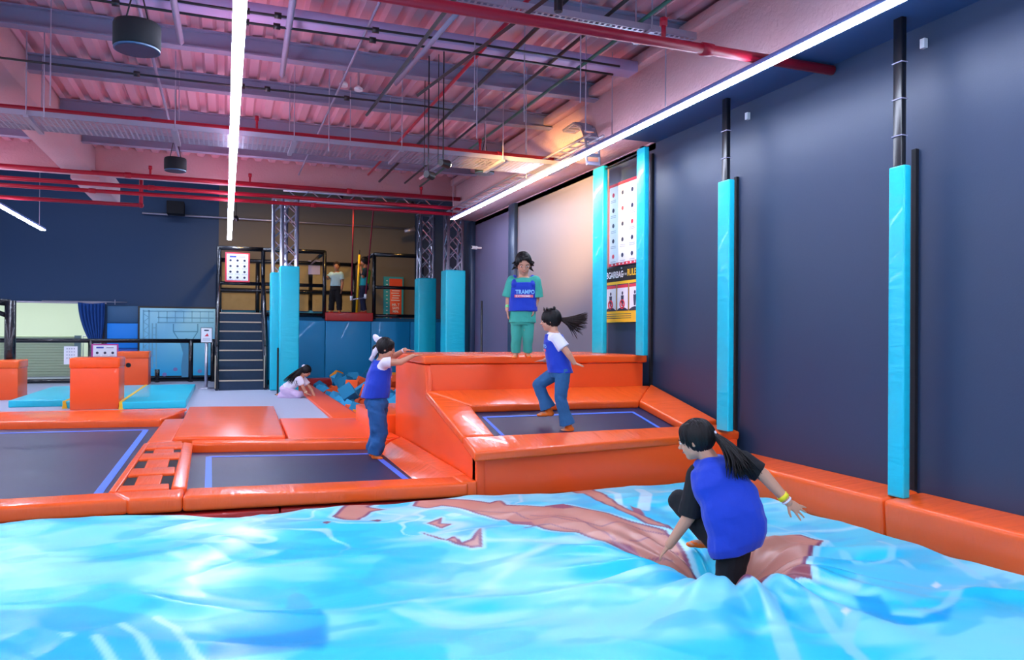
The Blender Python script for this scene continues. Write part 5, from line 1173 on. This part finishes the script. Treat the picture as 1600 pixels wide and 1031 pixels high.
# ---------------------------------------------------------------- girl stepping on the sloping trampoline
fh = ramp_hit(884, 672); d0 = float(np.dot(fh-ORG, FWD)); J = person('', d0)
t = thing('person', 'girl in blue bib and flared jeans stepping on the sloping trampoline, flying ponytail', 'person', fh)
fw_ = D3(-0.96, 0.10); rt_ = D3(0.12, 1.0)   # she walks to picture left; rt_ points away from the camera
hh = 0.205; hc_ = J(859, 501, 0.02); f_h = D3(-0.96, 0.05, -0.10); up_h = D3(-0.08, 0, 1)
neck = J(865, 518, 0.02); chest = J(867, 534, 0.02); mid = J(871, 557, 0.02); hip = J(875, 580, 0.02)
shN, shF = J(870, 529, -0.09), J(864, 529, 0.13); elN, wrN = J(888, 553, -0.13), J(897, 567, -0.11); elF, wrF = J(866, 558, 0.18), J(851, 563, 0.12)
hpN, hpF = J(879, 582, -0.05), J(869, 582, 0.08); knN, anN = J(876, 624, -0.03), J(887, 664, 0.0); knF, anF = J(841, 601, 0.10), J(857, 639, 0.10)
mb = MB()
torso_loft(mb, [(neck, rt_, fw_, 0.055, 0.05), (lerp(neck, chest, .5), rt_, fw_, 0.11, 0.07), (chest, rt_, fw_, 0.115, 0.08), (mid, rt_, fw_, 0.098, 0.075), (hip, rt_, fw_, 0.11, 0.085)])
P, r_, f_, u_ = head_geo(mb, hc_, f_h, up_h, hh); mb.chain([P(0, -0.12, -0.2), neck], [0.042, 0.045])
mb.chain([chest, shN, elN, wrN], [0.06, 0.042, 0.033, 0.023]); mb.chain([chest, shF, elF, wrF], [0.06, 0.042, 0.033, 0.023])
hand(mb, wrN, D3(0.9, 0, -0.32), D3(-0.2, 0.2, -0.9), 0.11, 1, 0.08); hand(mb, wrF, D3(-0.98, -0.1, -0.1), D3(0, 0, -1), 0.11, 1, 0.1)
mb.chain([hpN, knN, anN], [0.07, 0.048, 0.034]); mb.chain([hpF, knF, anF], [0.07, 0.048, 0.034])
tdN, upN = D3(-0.95, 0.1, -0.22), D3(-0.2, 0, 1); tdF, upF = D3(-0.98, 0.1, -0.06), D3(-0.05, 0, 1)
foot(mb, anN, tdN, upN, 0.19); foot(mb, anF, tdF, upF, 0.19)
fuse('body', mb, 0.005, SKIN, t, 3); face(t, P, r_, f_, u_, hh)
mb = MB()
for hp, kn, an in ((hpN, knN, anN), (hpF, knF, anF)):
    mb.chain([hp, kn, lerp(kn, an, 0.94)], [0.080, 0.060, 0.062], 14, True); mb.tube([lerp(kn, an, .45), lerp(kn, an, 0.96)], [0.056, 0.082], 16)
torso_loft(mb, [(hip+UC*.07, rt_, fw_, 0.105, 0.085), (hip-UC*0.01, rt_, fw_, 0.125, 0.10), (hip-UC*0.06, rt_, fw_, 0.115, 0.09)]); fuse('jeans', mb, 0.006, DENIM, t, 3, 0.006, 22, 6)
mb = MB(); torso_loft(mb, [(neck-UC*.008, rt_, fw_, 0.066, 0.06), (lerp(neck, chest, .5), rt_, fw_, 0.117, 0.078), (chest, rt_, fw_, 0.122, 0.088), (mid, rt_, fw_, 0.105, 0.082)])
mb.chain([lerp(shN, chest, .3), shN, lerp(shN, elN, 0.62)], [0.06, 0.060, 0.066], 14, True); mb.chain([lerp(shF, chest, .3), shF, lerp(shF, elF, 0.62)], [0.06, 0.060, 0.066], 14, True); fuse('tee_shirt', mb, 0.006, WHITEC, t, 3, 0.006, 20, 5)
mb = MB(); torso_loft(mb, [(lerp(neck, chest, .25), rt_, fw_, 0.072, 0.085), (lerp(neck, chest, .7), rt_, fw_, 0.100, 0.100), (chest, rt_, fw_, 0.126, 0.108), (mid, rt_, fw_, 0.135, 0.118), (J(876, 582, 0.02), rt_, fw_, 0.145, 0.125)])
vb = fuse('bib', mb, 0.006, VEST, t, 3, 0.008, 14, 12)
vest_logo(t, vb, chest+fw_*0.1-UC*0.06, -rt_, UC, 0.15)
mb = MB(); hair_cap(mb, P, r_, f_, u_, hh, 0.10, 13, 1.06, 0.12); fringe(mb, P, hh, lambda a: 0.18+0.32*abs(a), 15)
for k in range(16):
    a = rr.uniform(-1.5, 1.5); q = P(0.25*math.sin(a), rr.uniform(-0.3, 0.25), 0.50); mb.tube([q, q+(A(0, 0, 1)+RC*rr.uniform(-0.6, 0.6))*0.03*rr.uniform(.4, 1.2)], [0.010, 0.003], 5)
mb.build('hair', HAIR, t, smooth=True)
tie = P(0, -0.54, 0.02); mb = MB(); rt2, tp2, md2 = [], [], []
for k in range(120):
    s = rr.random(); a = rr.uniform(0, 2*PI); off = FC*math.cos(a)*0.03+UC*math.sin(a)*0.025
    rt2.append(tie+off*0.4); md2.append(J(892+rr.uniform(-4, 4), 500+8*s, 0.02)+off); tp2.append(J(900+18*(1-s**2)+rr.uniform(-8, 6)*s, 496+30*s**1.5+rr.uniform(-5, 3), 0.02)+off*1.6)
strands(mb, rt2, tp2, md2, 0.0075, 5); mb.build('ponytail', HAIR2, t, smooth=True); MB().ball(tie, 0.022).build('hair_tie', BLACKC, t, smooth=True)
for an, td, up_ in ((anN, tdN, upN), (anF, tdF, upF)):
    mb = MB(); foot(mb, an, td, up_, 0.193, 1.12); fuse('sock', mb, 0.006, SOCK, t, 3)
wd = _u(elF-wrF); MB().tube([wrF+wd*0.04, wrF+wd*0.015], 0.027, 14).build('wristband', mat('teal_band', '#40c0a0', 0.5), t, smooth=True)

# ---------------------------------------------------------------- girl leaning on the tower
fh = Zp(588, 716, -0.11); d0 = float(np.dot(fh-ORG, FWD)); J = person('', d0)
t = thing('person', 'girl in blue bib and baggy jeans leaning both hands on the tower, white bow', 'person', fh)
fw_ = D3(0.92, 0.35); rt_ = D3(0.35, -0.92)
hh = 0.215; hc_ = J(604, 545, 0.0); f_h = D3(0.93, 0.05, -0.18); up_h = D3(0.15, 0, 1)
neck = J(597, 561, 0.03); chest = J(594, 578, 0.03); mid = J(590, 602, 0.03); hip = J(588, 628, 0.03)
shN, shF = J(602, 566, -0.09), J(595, 565, 0.14); elN, wrN = J(625, 566, -0.06), J(645, 556, 0.0); elF, wrF = J(617, 556, 0.18), J(633, 546.5, 0.12)
hpN, hpF = J(586, 632, -0.04), J(590, 632, 0.10); knN, anN = J(593, 675, -0.02), J(586, 708, -0.02); knF, anF = J(594, 672, 0.10), J(583, 704, 0.10)
mb = MB()
torso_loft(mb, [(neck, rt_, fw_, 0.06, 0.055), (lerp(neck, chest, .5), rt_, fw_, 0.12, 0.075), (chest, rt_, fw_, 0.125, 0.085), (mid, rt_, fw_, 0.108, 0.08), (hip, rt_, fw_, 0.12, 0.095)])
P, r_, f_, u_ = head_geo(mb, hc_, f_h, up_h, hh); mb.chain([P(0, -0.12, -0.2), neck], [0.045, 0.05])
mb.chain([chest, shN, elN, wrN], [0.065, 0.047, 0.036, 0.025]); mb.chain([chest, shF, elF, wrF], [0.065, 0.047, 0.036, 0.025])
hand(mb, wrN, D3(0.97, 0.1, 0.14), D3(0, 0, -1), 0.12, -1, 0.05); hand(mb, wrF, D3(0.97, 0.15, -0.10), D3(0, 0, -1), 0.12, 1, 0.12)
mb.chain([hpN, knN, anN], [0.075, 0.05, 0.036]); mb.chain([hpF, knF, anF], [0.075, 0.05, 0.036])
tdN = D3(0.85, -0.5)
foot(mb, anN, tdN, UC, 0.165); foot(mb, anF, D3(0.7, 0.3), UC, 0.165)
fuse('body', mb, 0.0055, SKIN, t, 3); face(t, P, r_, f_, u_, hh)
mb = MB()
for hp, kn, an in ((hpN, knN, anN), (hpF, knF, anF)): mb.chain([hp, kn, lerp(kn, an, 1.05)], [0.098, 0.090, 0.078], 14, True)
torso_loft(mb, [(hip+UC*.10, rt_, fw_, 0.125, 0.105), (hip-UC*0.01, rt_, fw_, 0.14, 0.125), (hip-UC*0.07, rt_, fw_, 0.13, 0.115)]); fuse('jeans', mb, 0.006, DENIM2, t, 3, 0.022, 15, 8)
mb = MB(); torso_loft(mb, [(neck-UC*.008, rt_, fw_, 0.07, 0.065), (lerp(neck, chest, .5), rt_, fw_, 0.127, 0.083), (chest, rt_, fw_, 0.132, 0.093), (mid, rt_, fw_, 0.115, 0.088)])
mb.chain([lerp(shN, chest, .3), shN, lerp(shN, elN, 0.36)], [0.06, 0.056, 0.064], 14, True); mb.chain([lerp(shF, chest, .3), shF, lerp(shF, elF, 0.36)], [0.06, 0.056, 0.06], 14, True); fuse('tee_shirt', mb, 0.006, WHITEC, t, 3, 0.006, 20, 5)
mb = MB(); torso_loft(mb, [(lerp(neck, chest, .1), rt_, fw_, 0.085, 0.095), (lerp(neck, chest, .7), rt_, fw_, 0.11, 0.112), (chest, rt_, fw_, 0.136, 0.122), (mid, rt_, fw_, 0.150, 0.142), (J(586, 621, 0.03), rt_, fw_, 0.160, 0.155)])
vb = fuse('bib', mb, 0.006, VEST, t, 3, 0.012, 12, 15); vest_logo(t, vb, chest+fw_*0.1-UC*0.06, -rt_, UC, 0.14)
mb = MB(); hair_cap(mb, P, r_, f_, u_, hh, 0.10, 19, 1.03, 0.12); fringe(mb, P, hh, lambda a: 0.10+0.25*abs(a), 21)
tie = P(0, -0.45, 0.12); rt2, tp2, md2 = [], [], []
for k in range(50):
    a = rr.uniform(0, 2*PI); off = FC*math.cos(a)*0.03+RC*math.sin(a)*0.03
    rt2.append(tie+off*0.4); md2.append(tie-RC*0.06+off); tp2.append(J(588, 556, 0.0)+off+UC*rr.uniform(-.04, .03))
strands(mb, rt2, tp2, md2, 0.009, 5); mb.build('hair', HAIR, t, smooth=True)
mb = MB(); bc = J(593, 535, 0); 
for a, L in ((2.2, 0.10), (1.2, 0.06)):
    d = RC*math.cos(a)+UC*math.sin(a); mb.ell(bc+d*L*0.5, d*L*0.6, np.cross(d, FC)*0.035, FC*0.02, 12, 8)
mb.tube([bc, J(587, 548, -0.02), J(583, 556, -0.03)], [0.018, 0.034, 0.022], 8); mb.tube([bc, J(586, 552, 0.02), J(579, 563, -0.01)], [0.016, 0.026, 0.024], 8); mb.build('bow', WHITEC, t, smooth=True)
mb = MB(); foot(mb, anN, tdN, UC, 0.168, 1.12); fuse('sock', mb, 0.006, SOCK, t, 3); mb = MB(); foot(mb, anF, D3(0.7, 0.3), UC, 0.168, 1.12); fuse('sock', mb, 0.006, SOCK, t, 3)
wd = _u(elF-wrF); MB().tube([wrF+wd*0.03, wrF+wd*0.015], 0.028, 14).build('bracelet', WHITEC, t, smooth=True)

# ---------------------------------------------------------------- girl kneeling at the pit
fh = Zp(462, 621, -0.03); d0 = float(np.dot(fh-ORG, FWD)); J = person('', d0)
t = thing('person', 'girl in white and lilac kneeling at the foam pit border, long dark hair', 'person', fh)
fw_ = D3(0.95, 0.15, -0.35); rt_ = D3(0.15, -0.95)
hh = 0.21; hc_ = J(479, 580, 0.0); f_h = D3(0.86, -0.05, -0.45); up_h = D3(0.45, 0, 0.85)
neck = J(471, 588, 0.0); chest = J(464, 595, 0.0); mid = J(453, 603, 0.0); hip = J(446, 609, 0.0)
shN, shF = J(468, 592, -0.09), J(473, 591, 0.10); elN, wrN, elF, wrF = J(474, 606, -0.08), J(479, 614.5, -0.05), J(485, 606, 0.10), J(491, 617.5, 0.06)
hpN, hpF = J(446, 611, -0.07), J(446, 611, 0.07); knN, knF = J(466, 617.5, -0.10), J(468, 616.5, 0.10); anN, anF = J(439, 618.8, -0.07), J(440, 618, 0.08)
mb = MB()
torso_loft(mb, [(neck, rt_, fw_, 0.06, 0.055), (lerp(neck, chest, .5), rt_, D3(.6, 0, -.8), 0.115, 0.075), (chest, rt_, D3(.6, 0, -.8), 0.12, 0.08), (mid, rt_, D3(.6, 0, -.8), 0.11, 0.08), (hip, rt_, D3(.7, 0, -.7), 0.115, 0.09)])
P, r_, f_, u_ = head_geo(mb, hc_, f_h, up_h, hh); mb.chain([P(0, -0.12, -0.2), neck], [0.045, 0.05])
mb.chain([chest, shN, elN, wrN], [0.06, 0.045, 0.034, 0.026]); mb.chain([chest, shF, elF, wrF], [0.06, 0.045, 0.034, 0.026])
hand(mb, wrN, D3(0.9, -0.1, -0.35), D3(0, 0, -1), 0.13, -1, 0.1); hand(mb, wrF, D3(0.7, -0.1, -0.7), D3(-.3, 0, -1), 0.13, 1, 0.2)
mb.chain([hpN, knN, anN], [0.08, 0.06, 0.045]); mb.chain([hpF, knF, anF], [0.08, 0.06, 0.045])
for an in (anN, anF): foot(mb, an, D3(-0.95, 0, -0.2), D3(0, 0, 1)*-1+D3(-0.3, 0, 0)*0.1, 0.15)
fuse('body', mb, 0.009, SKIN, t, 2); face(t, P, r_, f_, u_, hh)
mb = MB()
for hp, kn, an in ((hpN, knN, anN), (hpF, knF, anF)): mb.chain([hp, kn, an], [0.10, 0.085, 0.075], 12)
torso_loft(mb, [(lerp(mid, hip, .5), rt_, D3(.7, 0, -.7), 0.12, 0.095), (hip, rt_, D3(.7, 0, -.7), 0.14, 0.115), (hip-RC*0.05-UC*0.03, rt_, D3(.7, 0, -.7), 0.12, 0.09)]); fuse('trousers', mb, 0.010, LILACC, t, 3, 0.016, 16, 3)
mb = MB(); torso_loft(mb, [(neck, rt_, D3(.6, 0, -.8), 0.07, 0.065), (lerp(neck, chest, .5), rt_, D3(.6, 0, -.8), 0.125, 0.088), (chest, rt_, D3(.6, 0, -.8), 0.135, 0.095), (mid, rt_, D3(.6, 0, -.8), 0.130, 0.10), (lerp(mid, hip, .75), rt_, D3(.6, 0, -.8), 0.14, 0.115)])
mb.chain([lerp(shN, chest, .3), shN, lerp(shN, elN, 0.65)], [0.065, 0.065, 0.07], 12, True); mb.chain([lerp(shF, chest, .3), shF, lerp(shF, elF, 0.65)], [0.065, 0.065, 0.07], 12, True); fuse('tee_shirt', mb, 0.009, WHITEC, t, 3, 0.010, 14, 5)
mb = MB(); hair_cap(mb, P, r_, f_, u_, hh, 0.10, 23, 1.05, 0.12); fringe(mb, P, hh, lambda a: 0.16+0.25*abs(a), 25)
tie = P(0, -0.30, 0.42); rt2, tp2, md2 = [], [], []
for k in range(70):
    s = rr.random(); off = FC*rr.uniform(-0.09, 0.05)
    rt2.append(tie+off*0.3); md2.append(J(462+6*s, 578+6*s, -0.03)+off); tp2.append(J(444+22*s, 594+8*s+rr.uniform(-2, 2), -0.07)+off)
strands(mb, rt2, tp2, md2, 0.014, 5); mb.build('hair', HAIR, t, smooth=True)
MB().ell(J(474, 571.5, -0.03), RC*0.035+UC*0.012, FC*0.02, UC*0.025, 12, 8).build('bow', WHITEC, t, smooth=True)
for an in (anN, anF):
    mb = MB(); foot(mb, an, D3(-0.95, 0, -0.2), D3(0, 0, 1)*-1+D3(-0.3, 0, 0)*0.1, 0.152, 1.1); fuse('sock', mb, 0.010, SOCK, t, 2)
wd = _u(elN-wrN); MB().tube([wrN+wd*0.05, wrN+wd*0.02], 0.032, 12).build('wristband', mat('cream_band', '#f0e6c0', 0.6), t, smooth=True)

# ---------------------------------------------------------------- boy on the platform
zp = PZ+0.13
fh = Yp(524, 491, PY+0.12); fh[2] = zp; d0 = float(np.dot(fh-ORG, FWD)); J = person('', d0)
k_v = 0
t = thing('person', 'boy in light blue tee and black trousers standing on the red take-off pad', 'person', fh)
rt_ = D3(1, 0.05); fw_ = D3(-0.05, -1); hh = 0.225; dv_ = (Yp(524, 488, PY+0.12)[2]-zp)
def JJ(u, v, dd=0.0): return J(u, v, dd)-A(0, 0, dv_)
hc_ = JJ(526, 416.5, -0.02); neck = JJ(526, 425); chest = JJ(525.5, 431); mid = JJ(525, 440); hip = JJ(524.5, 449)
shL, shR = JJ(518.5, 428.5), JJ(532.5, 428.5); elL, wrL = JJ(512.5, 435, -0.05), JJ(511, 433, -0.10); elR, wrR = JJ(535, 441), JJ(534, 451, -0.05)
hpL, hpR = JJ(521.5, 451), JJ(528, 451); knL, knR = JJ(519, 468), JJ(529.5, 468); anL, anR = JJ(517.5, 484.5), JJ(530.5, 484.5)
mb = MB(); torso_loft(mb, [(neck, rt_, fw_, 0.06, 0.055), (lerp(neck, chest, .5), rt_, fw_, 0.125, 0.08), (chest, rt_, fw_, 0.135, 0.09), (mid, rt_, fw_, 0.12, 0.085), (hip, rt_, fw_, 0.125, 0.09)])
P, r_, f_, u_ = head_geo(mb, hc_, D3(0.05, -1, -0.1), D3(0, -0.1, 1), hh); mb.chain([P(0, -0.1, -0.2), neck], [0.05, 0.055])
mb.chain([chest, shL, elL, wrL], [0.07, 0.05, 0.04, 0.03]); mb.chain([chest, shR, elR, wrR], [0.07, 0.05, 0.04, 0.03])
hand(mb, wrL, D3(-0.6, -0.3, 0.7), D3(1, 0, 0), 0.15, 1, 0.5); hand(mb, wrR, D3(-0.1, -0.2, -1), D3(-1, 0.1, 0), 0.15, 1, 0.4)
mb.chain([hpL, knL, anL], [0.08, 0.055, 0.042]); mb.chain([hpR, knR, anR], [0.08, 0.055, 0.042]); foot(mb, anL, D3(-0.3, -1), UC, 0.2); foot(mb, anR, D3(0.35, -1), UC, 0.2)
fuse('body', mb, 0.010, SKIN2, t, 2); face(t, P, r_, f_, u_, hh)
mb = MB(); mb.chain([hpL, knL, anL], [0.098, 0.085, 0.068], 12, True); mb.chain([hpR, knR, anR], [0.098, 0.085, 0.068], 12, True); torso_loft(mb, [(hip+UC*.06, rt_, fw_, 0.13, 0.095), (hip-UC*.08, rt_, fw_, 0.15, 0.105)]); fuse('trousers', mb, 0.011, BLACKC, t, 3, 0.014, 14, 2)
mb = MB(); torso_loft(mb, [(neck-UC*.01, rt_, fw_, 0.07, 0.065), (lerp(neck, chest, .5), rt_, fw_, 0.13, 0.088), (chest, rt_, fw_, 0.145, 0.10), (mid, rt_, fw_, 0.135, 0.10), (JJ(524.5, 447), rt_, fw_, 0.145, 0.105)])
mb.chain([lerp(shL, chest, .3), shL, lerp(shL, elL, .75)], [0.07, 0.072, 0.078], 12, True); mb.chain([lerp(shR, chest, .3), shR, lerp(shR, elR, .65)], [0.07, 0.072, 0.078], 12, True); fuse('tee_shirt', mb, 0.010, mat('pale_blue_cotton', '#9fc6d2', 0.85), t, 3, 0.010, 14, 5)
mb = MB(); hair_cap(mb, P, r_, f_, u_, hh, 0.13, 31, 1.0, 0.14); fringe(mb, P, hh, lambda a: 0.05+0.15*abs(a), 31); mb.build('hair', HAIR2, t, smooth=True)
for an, td in ((anL, D3(-0.3, -1)), (anR, D3(0.35, -1))):
    mb = MB(); foot(mb, an, td, UC, 0.205, 1.1); fuse('sock', mb, 0.010, SOCK, t, 2)

# ---------------------------------------------------------------- person at the yellow pole
fh = Yp(567, 489, PY+0.2); fh[2] = zp; d0 = float(np.dot(fh-ORG, FWD)); J = person('', d0); dv_ = (Yp(567, 488.5, PY+0.2)[2]-zp)
t = thing('person', 'person in green and turquoise top holding the yellow pole with both hands', 'person', fh)
fw_ = D3(-0.9, -0.4); rt_ = D3(-0.4, 0.9); hh = 0.22
hc_ = JJ(568.5, 408.5, 0.0); neck = JJ(571, 418); chest = JJ(571, 426); mid = JJ(569.5, 437); hip = JJ(568.5, 447)
shN, shF = JJ(572, 422, -0.10), JJ(571, 421, 0.10); elN, elF = JJ(567, 432, -0.18), JJ(562, 430, 0.08); wrN, wrF = JJ(563.5, 417, -0.12), JJ(562, 412, -0.02)
hpN, hpF = JJ(568, 450, -0.07), JJ(569, 450, 0.07); knN, knF = JJ(566, 467, -0.08), JJ(567, 467, 0.06); anN, anF = JJ(570, 484.5, -0.06), JJ(567, 484.5, 0.07)
mb = MB(); torso_loft(mb, [(neck, rt_, fw_, 0.06, 0.055), (lerp(neck, chest, .5), rt_, fw_, 0.13, 0.085), (chest, rt_, fw_, 0.14, 0.095), (mid, rt_, fw_, 0.125, 0.09), (hip, rt_, fw_, 0.13, 0.10)])
P, r_, f_, u_ = head_geo(mb, hc_, D3(-0.8, -0.55, -0.08), UC, hh); mb.chain([P(0, -0.1, -0.2), neck], [0.05, 0.055])
mb.chain([chest, shN, elN, wrN], [0.07, 0.05, 0.04, 0.03]); mb.chain([chest, shF, elF, wrF], [0.07, 0.05, 0.04, 0.03])
hand(mb, wrN, D3(-0.4, 0.1, 0.85), D3(-1, 0, 0), 0.15, 1, 0.8); hand(mb, wrF, D3(-0.4, 0.1, 0.85), D3(-1, 0, 0), 0.15, -1, 0.8)
mb.chain([hpN, knN, anN], [0.08, 0.058, 0.042]); mb.chain([hpF, knF, anF], [0.08, 0.058, 0.042]); foot(mb, anN, D3(-0.9, -0.4), UC, 0.21); foot(mb, anF, D3(-0.9, -0.2), UC, 0.21)
fuse('body', mb, 0.010, SKIN2, t, 2); face(t, P, r_, f_, u_, hh)
mb = MB(); mb.chain([hpN, knN, anN], [0.10, 0.08, 0.062], 12, True); mb.chain([hpF, knF, anF], [0.10, 0.08, 0.062], 12, True); torso_loft(mb, [(hip+UC*.06, rt_, fw_, 0.135, 0.105), (hip-UC*.08, rt_, fw_, 0.15, 0.12)]); fuse('trousers', mb, 0.011, NAVYC, t, 3, 0.012, 14, 2)
mb = MB(); torso_loft(mb, [(neck-UC*.01, rt_, fw_, 0.075, 0.07), (lerp(neck, chest, .5), rt_, fw_, 0.137, 0.095), (chest, rt_, fw_, 0.15, 0.108), (mid, rt_, fw_, 0.14, 0.108), (JJ(568.5, 446), rt_, fw_, 0.15, 0.115)]); tt_ = fuse('jersey', mb, 0.010, mat('turquoise_jersey', '#18a0a8', 0.8), t, 3, 0.008, 14, 5)
mb = MB(); mb.chain([lerp(shN, chest, .3), shN, lerp(shN, elN, .9)], [0.075, 0.075, 0.075], 12, True); mb.chain([lerp(shF, chest, .3), shF, lerp(shF, elF, .9)], [0.075, 0.072, 0.07], 12, True); fuse('sleeves', mb, 0.010, mat('dark_sleeve', '#12202a', 0.8), t, 3)
mb = MB(); torso_loft(mb, [(neck-UC*.02, rt_, fw_, 0.09, 0.085), (lerp(neck, chest, .5)-fw_*.02, rt_, fw_, 0.145, 0.10), (chest-fw_*0.05, rt_, fw_, 0.155, 0.085), (mid-fw_*0.06, rt_, fw_, 0.145, 0.07), (mid-fw_*.06-UC*.1, rt_, fw_, 0.14, 0.07)]); fuse('green_panel', mb, 0.010, mat('green_jersey', '#5aa824', 0.8), t, 3)
mb = MB(); hair_cap(mb, P, r_, f_, u_, hh, 0.14, 37, 1.12, 0.12); fringe(mb, P, hh, lambda a: 0.10+0.30*abs(a), 37); mb.ell(P(0, -0.35, 0.05), r_*0.10, f_*0.10, u_*0.10); mb.build('hair', HAIR, t, smooth=True)
for an, td in ((anN, D3(-0.9, -0.4)), (anF, D3(-0.9, -0.2))):
    mb = MB(); foot(mb, an, td, UC, 0.215, 1.1); fuse('shoe', mb, 0.010, mat('red_shoe', '#c8402a', 0.7), t, 2)
